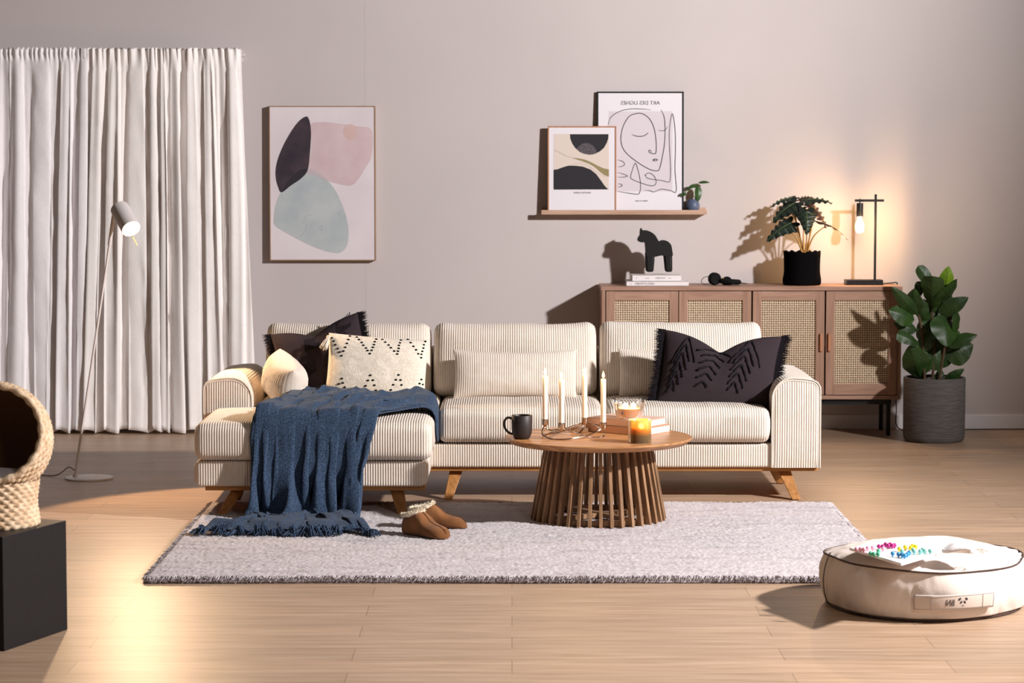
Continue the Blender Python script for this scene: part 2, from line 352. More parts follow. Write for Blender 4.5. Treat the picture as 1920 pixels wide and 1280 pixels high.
# ------------------------------------------------------------------ sofa
RIB = .0112
def ribh(x, amp): return amp*(np.abs(np.sin(PI*x/RIB))**.75-1)
def rcush(x0, x1, y0, y1, z0, z1, r=.035, er=.04, puff=0., amp=.0046, seam=True, K=9, E=9, sag=0, wob=0, seed=1):
    n = int((x1-x0)/RIB*6); xs = np.linspace(x0, x1, n); cx, hx = (x0+x1)/2, (x1-x0)/2
    cy, cz = (y0+y1)/2, (z0+z1)/2; hy, hz = (y1-y0)/2, (z1-z0)/2
    ring = []
    # corners: order bottom-front, bottom-back, top-back, top-front
    cor = [(-1, -1, PI), (1, -1, 1.5*PI), (1, 1, 0), (-1, 1, .5*PI)]
    base = []
    for sy, sz, a0 in cor:
        for i in range(K):
            a = a0+i/(K-1)*PI/2; base.append((sy, sz, math.cos(a), math.sin(a)))
    P = []
    for x in xs:
        d = min(x-x0, x1-x); u = max(0, 1-d/er); ins = er*(1-math.sqrt(max(0, 1-u*u)))*.9
        pts = []
        for sy, sz, ny, nz in base: pts.append((sy*(hy-ins-r)+r*ny, sz*(hz-ins-r)+r*nz, ny, nz))
        full = []
        for k in range(4):
            seg = pts[k*K:(k+1)*K]; full += seg; a = seg[-1]; b = pts[((k+1) % 4)*K]
            for i in range(1, E): t = i/E; full.append(tuple(a[j]*(1-t)+b[j]*t for j in range(4)))
        P.append(full)
    P = np.array(P); X = xs[:, None]+0*P[:, :, 0]; yl, zl, ny, nz = [P[:, :, i] for i in range(4)]
    env = (1-np.clip(np.abs(X-cx)/hx, 0, 1)**4)
    d = ribh(X, amp)
    if seam:      # stitched seam along the top and bottom front edges
        for sgn in (1, -1):
            q = np.where((ny < -.3) & (nz*sgn > .3), np.exp(-((np.arctan2(nz*sgn, -ny)-PI/4)/.16)**2), 0); d = d-.0035*q
    yy = cy+yl+ny*d; zz = cz+zl+nz*d
    yn = np.clip(yl/hy, -1, 1)
    zz = zz+puff*env*(1-yn**4)*np.clip(zl/hz, 0, 1); yy = yy-puff*.55*env*(1-np.clip(zl/hz, -1, 1)**2)*np.clip(-yn, 0, 1)**3
    if wob: 
        q = vnoise(X*5, yy*0+seed, seed)+.4*vnoise(X*14, yy*0, seed+3); zz = zz+wob*q*np.clip(zl/hz, 0, 1); yy = yy+wob*.6*vnoise(X*4, zz*6, seed+2)
    return np.stack([X, yy, zz], -1)
def arm(side):
    # outline in x-z, big round on the seat side; arc length around carries the ribs
    xo, xi = 1.445, 1.222; zb, zt = .15, .567; pts = []
    def arc(cx, cz, r, a0, a1, n): return [(cx+r*math.cos(a0+(a1-a0)*i/n), cz+r*math.sin(a0+(a1-a0)*i/n)) for i in range(n+1)]
    poly = [(xo, zb)]+arc(xo-.03, zt-.038, .03, 0, PI/2, 10)[:]
    poly = [(xo, zb)]+[(x, z) for x, z in arc(xo-.035, zt-.045, .035, 0, PI/2, 10)]+[(x, z) for x, z in arc(xi+.085, zt-.09, .085, PI/2, PI, 16)]+[(xi, zb)]
    # crown the top slightly
    d = [0]
    for a, b in zip(poly, poly[1:]): d.append(d[-1]+math.hypot(b[0]-a[0], b[1]-a[1]))
    n = int(d[-1]/RIB*5); S = np.linspace(0, d[-1], n); px = np.interp(S, d, [p[0] for p in poly]); pz = np.interp(S, d, [p[1] for p in poly])
    for _ in range(8): px[1:-1] = (px[:-2]+2*px[1:-1]+px[2:])/4; pz[1:-1] = (pz[:-2]+2*pz[1:-1]+pz[2:])/4
    pz = pz+.010*np.sin(PI*np.clip((px-xi)/(xo-xi), 0, 1))*(pz > zt-.1)
    nx = np.gradient(pz); nz = -np.gradient(px); l = np.hypot(nx, nz); nx /= l; nz /= l
    y0, y1 = 11.285, 12.17; P = []
    for y, ins in [(y0, .010), (y0+.002, .004), (y0+.008, 0), (y0+.3, -.004), (y1-.3, -.004), (y1-.02, 0), (y1-.005, .008), (y1, .02)]:
        dd = ribh(S, .0026)-ins; P.append(np.stack([side*(px+nx*dd), y+0*px, pz+nz*dd], -1))
    mb = MB(); mb.grid(np.array(P)); k = len(S)
    mb.add(P[-1], [tuple(range(k))])
    # front face, ribs upright
    xs = np.linspace(xi+.004, xo-.004, 126); F = []
    for x in xs:
        zc = [z for xx, z in zip(px, pz) if abs(xx-x) < .004 and z > .3]; zt_ = max(zc)-.006 if zc else zt-.05
        col = []
        for i in range(14):
            t = i/13; e = min(t, 1-t)*13*.25; e = min(1, e); ex = min(1, min(x-xi, xo-x)/.02)
            col.append((side*x, y0-.010*math.sqrt(e)*math.sqrt(ex)+.003-float(ribh(x, .0045)), zb+(zt_-zb)*t))
        F.append(col)
    mb.grid(np.array(F))
    # piping around the front
    mb.tube([(side*(a+b*.0015), y0+.001, c+e*.0015) for a, b, c, e in list(zip(px, nx, pz, nz))[::10]], .0042, 6)
    return mb
def leg(t, tx, ty, bx, by, zt, w0=.062, w1=.040):
    V = []
    for (cx, cy, z, w_) in ((bx, by, .004, w1), (tx, ty, zt, w0)):
        for dx, dy in ((-1, -1), (1, -1), (1, 1), (-1, 1)): V.append((cx+dx*w_/2, cy+dy*w_*.36, z))
    mb = MB(); mb.hexa([V[0], V[1], V[2], V[3], V[4], V[5], V[6], V[7]]); mb.build('leg', 'oakz', t, off=t.location, smooth=False, bevel=.003)
def sofa():
    t = thing('sofa', 'cream corduroy corner sofa with a chaise on its left and a golden wooden frame', 'sofa', (0, 11.5, 0)); O = t.location
    def B(P, name, m='cord', cap=True, **k):
        mb = MB(); mb.grid(P, closev=True, cap=cap); return mb.build(name, m, t, off=O, ang=180, **k)
    # wooden plinth frame
    mb = MB(); mb.box(-1.36, -.385, 10.64, 11.4, .131, .154); mb.box(-1.36, 1.44, 11.315, 12.15, .131, .154); mb.build('frame', 'oak', t, off=O, smooth=False, bevel=.003)
    # upholstered base, chaise and seat section
    B(rcush(-1.407, -.372, 10.60, 12.1, .153, .268, .012, .035, seam=False), 'chaise_base')
    B(rcush(-.40, 1.235, 11.295, 12.14, .15, .264, .012, .02, seam=False), 'seat_base')
    # back rest carcass
    B(rcush(-1.23, 1.26, 12.02, 12.19, .16, .66, .03, .03, seam=False), 'back_rest')
    arm(1).build('arm', 'cord', t, off=O, ang=75); arm(-1).build('arm', 'cord', t, off=O, ang=75)
    B(rcush(-1.402, -.352, 10.565, 11.28, .270, .438, .042, .045, puff=.016, wob=.004, seed=3), 'chaise_cushion')
    B(rcush(-1.215, -.352, 11.1, 12.02, .270, .440, .042, .03, puff=.012, wob=.004, seed=4), 'seat_cushion')
    B(rcush(-.346, .432, 11.262, 12.02, .268, .432, .042, .04, puff=.02, wob=.005, seed=6), 'seat_cushion')
    B(rcush(.438, 1.214, 11.262, 12.02, .268, .432, .042, .04, puff=.02, wob=.005, seed=9), 'seat_cushion')
    # back cushions, leaning
    for i, (a, b, zt) in enumerate(((-1.212, -.398, .785), (-.386, .418, .79), (.43, 1.232, .795))):
        P = rcush(a, b, -.11, .08, 0, .385, .055, .055, puff=.0, wob=.009, seed=20+i*5, seam=False)
        cx, hx = (a+b)/2, (b-a)/2; uu = (P[..., 0]-cx)/hx; zz = P[..., 2]/.385
        P[..., 1] -= .045*(1-uu**4)*(1-(2*zz-1)**4)*(P[..., 1] < 0)
        P[..., 2] += .014*np.abs(uu)**5*(zz > .5)-.006*(zz > .8)
        P[..., 0] = cx+(P[..., 0]-cx)*(1+.012*np.cos(zz*PI)*0-.015*np.clip(zz-.5, 0, 1)+.0*zz)
        a_ = R(-11); y, z = P[..., 1].copy(), P[..., 2].copy()
        P[..., 1] = 11.90+y*math.cos(a_)-z*math.sin(a_); P[..., 2] = .425+y*math.sin(a_)+z*math.cos(a_)*(zt-.425)/.385
        B(P, 'back_cushion')
    leg(t, -1.215, 10.72, -1.300, 10.60, .134); leg(t, -.515, 10.72, -.480, 10.62, .134)
    leg(t, -.262, 11.38, -.300, 11.27, .134); leg(t, 1.285, 11.38, 1.335, 11.27, .134)
    leg(t, -1.26, 11.30, -1.292, 11.24, .134); leg(t, 1.262, 11.78, 1.325, 11.84, .134); leg(t, -1.26, 12.05, -1.30, 12.12, .134)
sofa()

# ------------------------------------------------------------------ pillows
class Pil:
    def __init__(s, w_, h, t, pin=.06, pinz=.06, dent=0, T=None, sk=0, pw=.5, asym=0):
        s.w, s.h, s.t, s.p, s.pz, s.dent, s.sk, s.pw, s.T, s.asym = w_, h, t, pin, pinz, dent, sk, pw, T, asym; s.dw = .42
    def S(s, u, v, side=-1, off=0):
        u = np.asarray(u, float); v = np.asarray(v, float)
        x = s.w/2*u*(1-s.p*(1-v*v)*np.abs(u)**1.5)+s.sk*v; z = s.h/2*v*(1-s.pz*(1-u*u)*np.abs(v)**1.5)
        z = z-s.dent*np.exp(-(np.abs(u+.05)/s.dw)**1.3)*np.clip((v+1)/2, 0, 1)**2.2+s.asym*u*np.clip((v+.2), 0, 1)*s.h
        th = s.t/2*np.clip((1-np.abs(u)**2.4)*(1-np.abs(v)**2.4), 0, 1)**s.pw
        th = th*(1-.25*(s.dent > 0)*np.exp(-(u/.2)**2)*np.clip(v+.6, 0, 1))
        th = th*(1+.10*vnoise(u*2.5+3, v*2.5, 17)+.04*vnoise(u*7, v*7, 18))
        y = side*(th+off)
        return np.stack(np.broadcast_arrays(x, y, z), -1)
    def mesh(s, nu, nv, rib=0, ribdir='x'):
        mb = MB()
        for side in (-1, 1):
            u = np.linspace(-1, 1, nu)[None, :]; v = np.linspace(-1, 1, nv)[:, None]; off = 0
            if rib:
                q = s.w/2*u if ribdir == 'x' else s.h/2*v
                off = ribh(q+0*u+0*v, rib)*np.clip((1-np.abs(u)**6)*(1-np.abs(v)**6)*4, 0, 1)
            P = s.S(u+0*v, v+0*u, side, off)
            mb.grid(P[:, ::-1] if side > 0 else P)
        return mb
def ptube(mb, pil, uv, r, off=.001, jit=0, n=6, mi=1):
    pts = [Vector(pil.S(u, v, -1, off)) for u, v in uv]
    if jit: pts = [p+Vector((rng.uniform(-jit, jit), rng.uniform(-jit, 0), rng.uniform(-jit, jit))) for p in pts]
    rr = [r*rng.uniform(.6, 1.5) for _ in pts] if jit else r
    mb.tube(pts, rr, n, mi)
def fringe(pil, sides, L=.03, n=260):
    mb = MB()
    for side in sides:
        for i in range(n):
            v = rng.uniform(-1, 1); p = Vector(pil.S(side, v, -1)); l = L*rng.uniform(.55, 1.15); dz = rng.uniform(-.35, .35); w_ = .0026
            q = p+Vector((side*l, rng.uniform(-.008, .008), dz*l)); mb.add([p+Vector((-side*.004, 0, w_)), p+Vector((-side*.004, 0, -w_)), p+Vector((-side*.004, -w_, 0)), q], [(0, 1, 3), (1, 2, 3), (2, 0, 3)])
    return mb
# striped lumbar cushion, middle
p = Pil(.60, .245, .12, .03, .13)
t = thing('cushion', 'long cream corduroy lumbar cushion on the middle of the sofa behind the candles', 'cushion', (.015, 11.70, .555), (R(-14), 0, R(0)))
p.asym = .0
o = p.mesh(330, 40, .003).build('cover', 'cord', t, ang=120)
# right lumbar, partly hidden
p = Pil(.56, .245, .12, .03, .13)
t = thing('cushion', 'cream corduroy lumbar cushion half hidden behind the charcoal tufted cushion on the right', 'cushion', (.80, 11.755, .555), (R(-14), 0, R(0)))
p.mesh(310, 40, .003).build('cover', 'cord', t, ang=120)
# cushion seen end-on beside left arm
p = Pil(.42, .205, .215, .02, .04, pw=.5)
t = thing('cushion', 'plump cream corduroy cushion seen end on against the left arm', 'cushion', (-1.085, 11.50, .545), (R(-4), R(10), R(-76)))
p.mesh(290, 50, .0035).build('cover', 'cord', t, ang=120)
# dark cushion at the back left
p = Pil(.44, .42, .15, .04, .03, dent=.06)
t = thing('cushion', 'charcoal fringed cushion standing behind the black dotted cushion', 'cushion', (-.915, 11.70, .605), (R(-15), R(-14), R(2)))
cov = p.mesh(90, 90)
fringe(p, (-1, 1), .042, 800).build('fringe', 'darkf', t, smooth=False)
mb = cov
for cu, cv in ((-.15, .62), (.45, .28), (-.35, -.1), (.1, -.35), (.62, .75), (.2, .1)):
    for k in range(9):
        a = cu-.16+k*.04; ptube(mb, p, [(a, cv-.22+k*.02), (a+.02, cv), (a+.04, cv+.16+k*.02)], .0022, .0005, 0, 5)
mb.build('cover', ['dark', 'darkf'], t, ang=120)
# dotted white cushion
p = Pil(.485, .335, .15, .035, .03)
t = thing('cushion', 'cream woven cushion with black knotted zigzags and corner tassels', 'cushion', (-.648, 11.55, .585), (R(-15), R(4.5), R(3)))
cov = p.mesh(100, 80)
dots = []
def seg(x0, y0, x1, y1, n, inc=True):
    for i in range(n): q = i/(n-1); dots.append((x0+(x1-x0)*q, y0+(y1-y0)*q))
seg(828, 260, 945, 420, 6); seg(1000, 248, 958, 382, 5); seg(1065, 258, 1208, 410, 7); seg(1240, 278, 1215, 380, 5); seg(1295, 278, 1458, 415, 6); seg(1465, 285, 1460, 390, 5); seg(1533, 280, 1685, 440, 6); seg(1692, 298, 1686, 412, 5)
seg(980, 605, 930, 735, 4); seg(995, 640, 1080, 752, 4); seg(1242, 588, 1200, 715, 4); seg(1268, 630, 1310, 708, 3); seg(1497, 585, 1450, 706, 4); seg(1522, 627, 1590, 790, 5); seg(1720, 615, 1650, 795, 6); seg(1742, 655, 1790, 790, 4)
mb = cov
for x, y in dots:
    u0 = (x-(800+(y-205)*.09))/925; v0 = (y-(215+70*u0))/560
    if 0 < u0 < 1 and v0 < 1:
        q = Vector(p.S(-1+2*u0, 1-2*v0, -1, .001)); mb.ball(q+Vector((rng.uniform(-.002, .002), 0, rng.uniform(-.001, .001))), (.0068, .004, .0046), 8, 1)
mb.build('cover', ['wool', 'black'], t, ang=120)
def tassel(par, at_, dirv, r=.012, l=.075, m='wool'):
    mb = MB(); d = Vector(dirv).normalized(); a = Vector(at_)
    mb.ball(a+d*.008, .011, 10); x = d.orthogonal().normalized(); y = d.cross(x)
    for i in range(90):
        q = rng.uniform(0, 2*PI); rr = r*math.sqrt(rng.random()); o1 = (x*math.cos(q)+y*math.sin(q))
        mb.tube([a+d*.012+o1*rr*.4, a+d*l*.45+o1*rr*1.1, a+d*l*rng.uniform(.85, 1.05)+o1*rr*1.7], .0012, 4)
    return mb.build('tassel', m, par)
tassel(t, (-.240, -.012, .150), (-.35, -.35, -1)); tassel(t, (.235, -.01, -.155), (1, -.35, -.12), l=.06)
# right dark cushion
p = Pil(.560, .375, .15, .05, .02, dent=.10, sk=.022, asym=-.03)
t = thing('cushion', 'charcoal cushion with tufted chevrons and fringed sides leaning on the right arm', 'cushion', (.985, 11.50, .592), (R(-17), R(1), R(-3)))
cov = p.mesh(110, 80)
fringe(p, (-1, 1), .052, 900).build('fringe', 'darkf', t, smooth=False)
mb = cov
for cu, limbs in ((-.58, ((-.26, .80), (.15, .72))), (-.06, ((-.36, .34), (.24, .44))), (.48, ((-.33, .62), (.24, .85)))):
    for k in range(6):
        f = (1, .66, .62, .56, .48, .36)[k]
        for du, dv in limbs:
            sh = .90-k*.25; c2 = cu-.035*k; e = min(f, max(0, (sh+.93)/dv))
            if e < .12: continue
            ptube(mb, p, [(c2+du*e*(j/8)**.9, sh-dv*e*j/8) for j in range(9)], .0044, .0015, .0020)
mb.build('cover', ['dark', 'darkf'], t, ang=120)
# ------------------------------------------------------------------ blue throw: relaxed over the chaise as cloth
def throw_points():
    NU, NV = 84, 170; rs = np.random.RandomState(5)
    pts = np.array([(11.40,.490),(10.66,.475),(10.57,.46),(10.515,.42),(10.50,.25),(10.47,.10),(10.42,.055),(10.34,.05),(10.42,.085),(10.30,.10),(10.17,.05),(10.02,.035)])
    d = np.r_[0, np.cumsum(np.hypot(*np.diff(pts, axis=0).T))]; S = np.linspace(0, d[-1], NV)
    py = np.interp(S, d, pts[:, 0]); pz = np.interp(S, d, pts[:, 1])
    for _ in range(5): py[1:-1] = (py[:-2]+2*py[1:-1]+py[2:])/4; pz[1:-1] = (pz[:-2]+2*pz[1:-1]+pz[2:])/4
    ks = [0, .40, .72, .95, 1.25, d[-1]-.30, d[-1]]
    xl = np.interp(S, ks, [-1.06, -1.07, -1.15, -1.175, -1.165, -1.14, -1.30]); xr = np.interp(S, ks, [-.325, -.345, -.60, -.655, -.665, -.70, -.56])
    U = np.linspace(0, 1, NU)
    wd = np.array([.9, 1.25, 1.0, 1.45, .9]); cs = np.r_[0, np.cumsum(wd)]/wd.sum(); ph = np.interp(U, cs, np.arange(6))*2*PI
    am = np.interp(U, cs, [.8, 1, .85, 1.15, 1.1, .8])
    P = np.zeros((NV, NU, 3))
    for i in range(NV):
        s = S[i]; a = np.interp(s, [0, .35, .70, .90, 1.2, 1.45, 1.9, 2.4], [.016, .020, .034, .052, .072, .06, .035, .02])*am
        f = a*(np.cos(ph+.5*math.sin(s*4)+.5*np.sin(U*5+s*3)))
        x = xl[i]+(xr[i]-xl[i])*U+.5*a*np.sin(2*ph)
        # crumple on the top
        t = max(0, 1-s/.9)
        top = s < .75
        if top:
            P[i, :, 2] = pz[i]+np.abs(f)*1.3+.030*t*(vnoise(U*7, s*9, 3)+.5)+.02*(vnoise(U*14, s*16, 4)+.5)
            P[i, :, 1] = py[i]+.02*vnoise(U*6, s*8, 6)
        elif s < 1.30:
            P[i, :, 1] = py[i]-.012-(f+a)*.95; P[i, :, 2] = pz[i]+.004*rs.rand(NU)
        else:
            P[i, :, 1] = py[i]+.05*vnoise(U*5, s*5, 8); P[i, :, 2] = pz[i]+np.abs(f)*.8+.02*(vnoise(U*9, s*12, 5)+.5)
        # the far end fans back and to the right
        P[i, :, 1] -= .06*t*U
        P[i, :, 0] = x
    A = P.copy(); hang = (S > .78) & (S < 1.36); XL = np.where(hang, np.interp(S, [.78, 1.36], [-1.18, -1.135]), -9); XR = np.where(hang, np.interp(S, [.78, 1.36], [-.655, -.690]), 9)
    fn = 1.07                                   # cloth a little longer than its first shape, so it buckles
    def rl(di, dj):
        a = A[di:, dj:] if dj >= 0 else A[di:, :dj]; b = A[:NV-di, :NU-dj] if dj >= 0 else A[:NV-di, -dj:]
        return np.linalg.norm(a-b, axis=-1)
    cons = []
    for di, dj, k, sc in ((1, 0, 1., 1.02), (0, 1, 1., fn), (1, 1, .5, 1.02), (1, -1, .5, 1.02), (0, 3, .10, 1.0), (3, 0, .10, 1.0)):
        L = rl(di, dj)*sc
        if di+abs(dj) > 2: L = L*1.0
        cons.append((di, dj, k, L))
    V = np.zeros_like(P); dt = .012
    def collide(P, Q):
        # floor / rug
        hit = np.zeros(P.shape[:2], bool)
        m = P[..., 2] < .040; P[..., 2] = np.where(m, .040, P[..., 2]); hit |= m
        for (x0, x1, y0, y1, z0, z1, r) in ((-1.402, -.352, 10.562, 12.2, .13, .460, .045), (-1.45, -1.205, 11.285, 12.2, .2, .575, .05), (-.895, -.41, 11.44, 11.8, .4, .75, .05), (-1.19, -1.0, 11.42, 11.8, .4, .62, .05)):
            lo = np.array([x0+r, y0+r, z0+r]); hi = np.array([x1-r, y1-r, z1-r]); rr = r+.006
            c = np.clip(P, lo, hi); dlt = P-c; l = np.linalg.norm(dlt, axis=-1); ins = (l < rr) & (l > 1e-6)
            P = np.where(ins[..., None], c+dlt/np.maximum(l, 1e-6)[..., None]*rr, P); hit |= ins
            deep = l <= 1e-6
            if deep.any():
                up = P[..., 2] > z1-.12
                P[..., 2] = np.where(deep & up, z1+.006, P[..., 2]); P[..., 1] = np.where(deep & ~up, y0-.006, P[..., 1]); hit |= deep
        return P, hit
    for step in range(150):
        V[..., 2] -= 9.8*dt; V *= .90; Q = P.copy(); P = P+V*dt
        for it in range(10):
            for di, dj, k, L in cons:
                n = 2 if max(di, abs(dj)) == 1 else 1
                a = P[di:, dj:] if dj >= 0 else P[di:, :dj]; b = P[:NV-di, :NU-dj] if dj >= 0 else P[:NV-di, -dj:]
                dl = a-b; l = np.linalg.norm(dl, axis=-1)+1e-9
                if di+abs(dj) > 2: kk = np.where(l < L, k, 0)     # bending: only resist getting closer
                else: kk = k
                c = (.45*kk*(l-L)/l)[..., None]*dl*.5
                a -= c; b += c
            P, hit = collide(P, Q)
        # friction
        mv = P-Q; mv[..., :2] *= np.where(hit, .25, 1.)[..., None]; P = Q+mv
        P, hit = collide(P, Q)
        P[..., 0] = np.clip(P[..., 0], (XL-.01)[:, None]+.02*A[..., 2], (XR+.01)[:, None]-.02*A[..., 2])
        V = (P-Q)/dt; sp = np.linalg.norm(V, axis=-1, keepdims=True); V = V*np.minimum(1, 1.5/np.maximum(sp, 1e-6))
    def ridge(x, y, sd): return 1-np.abs(vnoise(x, y, sd))*2-.5
    Sg = S[:, None]+0*P[..., 0]; Ug = U[None, :]+0*Sg
    tw = np.clip((.80-Sg)/.12, 0, 1)*np.clip((P[..., 2]-.43)/.02, 0, 1); ed = np.clip(np.minimum(Ug, 1-Ug)*14, .25, 1)
    wx = Ug*3.4+.5*vnoise(Ug*3, Sg*4, 9)
    P[..., 2] += tw*ed*(.070*np.clip(ridge(wx, Sg*4.2+Ug*2.5, 11)+.15, 0, 1)+.030*np.clip(ridge(wx*2.3, Sg*9+Ug*4, 12), 0, 1)+.012*(vnoise(Ug*14, Sg*16, 13)+.5))
    pw = np.clip((Sg-1.40)/.12, 0, 1)
    P[..., 2] += pw*np.clip((NV-np.arange(NV))[:, None]/10., .25, 1)*(.045*np.clip(ridge(Ug*4+Sg, Sg*6-Ug, 21)+.1, 0, 1)+.020*(vnoise(Ug*13, Sg*14, 22)+.5)); P[..., 1] += pw*.03*vnoise(Ug*9, Sg*2, 23)
    hw = np.clip((Sg-.70)/.12, 0, 1)*(1-pw)
    P[..., 1] -= hw*np.clip((Sg-.8)*4, 0, 1)*(.14*np.clip(np.sin((Ug*3.7+.12+.10*np.sin(Sg*3+Ug*4)+(Sg-.9)*.25*(Ug-.4))*2*PI), -.45, 1)*np.clip(np.minimum(Ug, 1-Ug)*9, .2, 1)+.012)+hw*(.012+.020*(vnoise(Ug*7+Sg, Sg*3.2, 31)+.3)+.010*vnoise(Ug*16, Sg*5, 32))
    return P
def throw():
    P = throw_points(); NV, NU = P.shape[:2]
    t = thing('throw_blanket', 'blue woven throw draped over the chaise front and pooled on the rug', 'blanket', (-.92, 10.5, 0))
    mb = MB(); mb.grid(P); o = mb.build('cloth', 'throw', t, off=t.location, ang=180, subsurf=1)
    s = o.modifiers.new('s', 'SOLIDIFY'); s.thickness = .006; s.offset = 0
    mb = MB()
    nt = 46
    for k in range(nt):
        u = (k+.5)/nt*(NU-1)+rng.uniform(-.4, .4); j0 = int(min(NU-2, max(0, u))); a0 = Vector(P[NV-1, j0]); b = Vector(P[NV-6, j0]); d = (a0-b); d.z = 0; d.normalize()
        ang = rng.uniform(-1.1, 1.1)+(j0/NU-.5)*.8; d = Vector((d.x*math.cos(ang)-d.y*math.sin(ang), d.x*math.sin(ang)+d.y*math.cos(ang), 0)); L0 = rng.uniform(.03, .065); hk = rng.uniform(0, .03); cv = rng.uniform(-.03, .03)
        for q in range(14):
            a = a0+Vector((rng.uniform(-.008, .008), rng.uniform(-.004, .012), rng.uniform(0, .008))); L = L0*rng.uniform(.7, 1.15); dd = d+Vector((rng.uniform(-.3, .3), rng.uniform(-.3, .3), 0)); sd = Vector((-dd.y, dd.x, 0))
            m_ = a+dd*L*.5+sd*cv*.4+Vector((0, 0, hk*rng.uniform(.4, 1))); e = a+dd*L+sd*cv; a.z = max(a.z, .035); m_.z = max(.034, m_.z); e.z = rng.uniform(.030, .042)
            mb.tube([a, m_, e], [.0032, .0028, .0012], 5)
    o = mb.build('fringe', 'throw', t, off=t.location); o['kind'] = 'stuff'
throw()
# ------------------------------------------------------------------ coffee table
TX, TY, TZ = .378, 10.50, .389
def coffee_table():
    t = thing('coffee_table', 'round wooden coffee table on a flared base of upright slats', 'coffee table', (TX, TY, .03)); O = t.location
    n = 96; r = .408; mb = MB()
    mb.lathe([(.001, TZ), (r-.004, TZ), (r, TZ-.003), (r-.001, TZ-.007), (r-.022, TZ-.026), (r-.03, TZ-.028), (.001, TZ-.028)], (TX, TY, 0), n)
    mb.build('tabletop', 'acacia', t, off=O, ang=30)
    NS = 38
    for i in range(NS):
        a = 2*PI*(i+.5)/NS; ca, sa = math.cos(a), math.sin(a)
        def P(rad, tan, z): return (TX+ca*rad-sa*tan, TY+sa*rad+ca*tan, z)
        rt, rb = .236, .298; w_, dth = .0075, .030; zt, zb = TZ-.028, .028
        V = [P(rb-dth, -w_*.9, zb), P(rb, -w_, zb), P(rb, w_, zb), P(rb-dth, w_*.9, zb), P(rt-dth, -w_*.9, zt), P(rt, -w_, zt), P(rt, w_, zt), P(rt-dth, w_*.9, zt)]
        m_ = MB(); m_.hexa(V); m_.build('slat', 'slat', t, off=O, smooth=False, bevel=.0012, seg=1)
    def ring(ri, ro, z0, z1): return MB().lathe([(ri, z0), (ro, z0), (ro, z1), (ri, z1), (ri, z0)], (TX, TY, 0), 72)
    ring(.238, .268, .032, .052).build('base_ring', 'slat', t, off=O)
    ring(.18, .208, TZ-.05, TZ-.028).build('top_ring', 'slat', t, off=O)
    mb = MB()
    for a in (R(35), R(125)):
        mb.box(-.25, .25, -.016, .016, .034, .054, M4=Matrix.Translation((TX, TY, .0 if a < 1 else .003)) @ Matrix.Rotation(a, 4, 'Z'))
    mb.build('cross_brace', 'slat', t, off=O, smooth=False)
coffee_table()

def book(label, x0, x1, y0, y1, z0, z1, cov, rot=0, group=None, side='front', text=None, pages_left=False):
    """spine on the front (-y) or on the left (-x); pages show on the other sides"""
    cx, cy = (x0+x1)/2, (y0+y1)/2; t = thing('book', label, 'book', (cx, cy, z0), (0, 0, R(rot)), group)
    hx, hy, h = (x1-x0)/2, (y1-y0)/2, z1-z0; th = .0028
    mb = MB(); mb.box(-hx, hx, -hy, hy, 0, th); mb.box(-hx, hx, -hy, hy, h-th, h)
    mb.box(-hx, hx, -hy, -hy+th, 0, h) if side == 'front' else mb.box(-hx, -hx+th, -hy, hy, 0, h)
    mb.build('cover', cov, t, smooth=False, bevel=.0008)
    i = .005; mb = MB(); mb.box(-hx+i, hx-i, -hy+th, hy-i, th, h-th) if side == 'front' else mb.box(-hx+th, hx-i, -hy+i, hy-i, th, h-th)
    mb.build('pages', 'paper', t, smooth=False)
    if text:
        for s_, sz, px in text:
            m_ = MB(); text_mesh(m_, s_, sz, Matrix.Translation((px, -hy-.0006, h/2)) @ Matrix.Scale(-1, 4, (1, 0, 0)) @ Matrix.Rotation(PI/2, 4, 'X'))
            m_.build('spine_lettering', 'ink', t, smooth=False)
    return t
# books under the glass candle
nc = at(1206, 818, 10.50); bc = Vector((nc.x, 10.50, 0))+Vector((math.cos(R(-37)), math.sin(R(-37)), 0))*-.155+Vector((math.cos(R(53)), math.sin(R(53)), 0))*.110
book('tan spined hardback with white pages lying under the other book on the coffee table', bc.x-.155, bc.x+.155, bc.y-.110, bc.y+.110, TZ, TZ+.034, 'covert', -37)
book('pale pink hardback with a brown cover on top, lying under the clear glass candle', bc.x-.150, bc.x+.140, bc.y-.102, bc.y+.105, TZ+.0345, TZ+.064, 'coverp', -34)

q = at(1088, 806, 10.62); t = thing('wooden_block', 'small flat brown wooden block lying to the left of the two books on the table', 'block', (q.x+.005, 10.66, TZ))
MB().box(-.045, .030, -.03, .03, 0, .020).build('body', 'slat', t, smooth=False, bevel=.002)
def flame(par, c, h=.030, r=.0062):
    mb = MB(); mb.lathe([(.0004, 0), (r*.6, h*.08), (r, h*.28), (r*.85, h*.5), (r*.45, h*.75), (.0003, h)], c, 14); mb.build('flame', 'flame', par)
    l = bpy.data.lights.new('flame_light', 'POINT'); l.energy = FLW; l.color = (1, .62, .28); l.shadow_soft_size = .012
    o = bpy.data.objects.new('flame_light', l); C.objects.link(o); o.location = Vector(c)+Vector((0, -.012, h*.55)); o.parent = par
FLW = .55
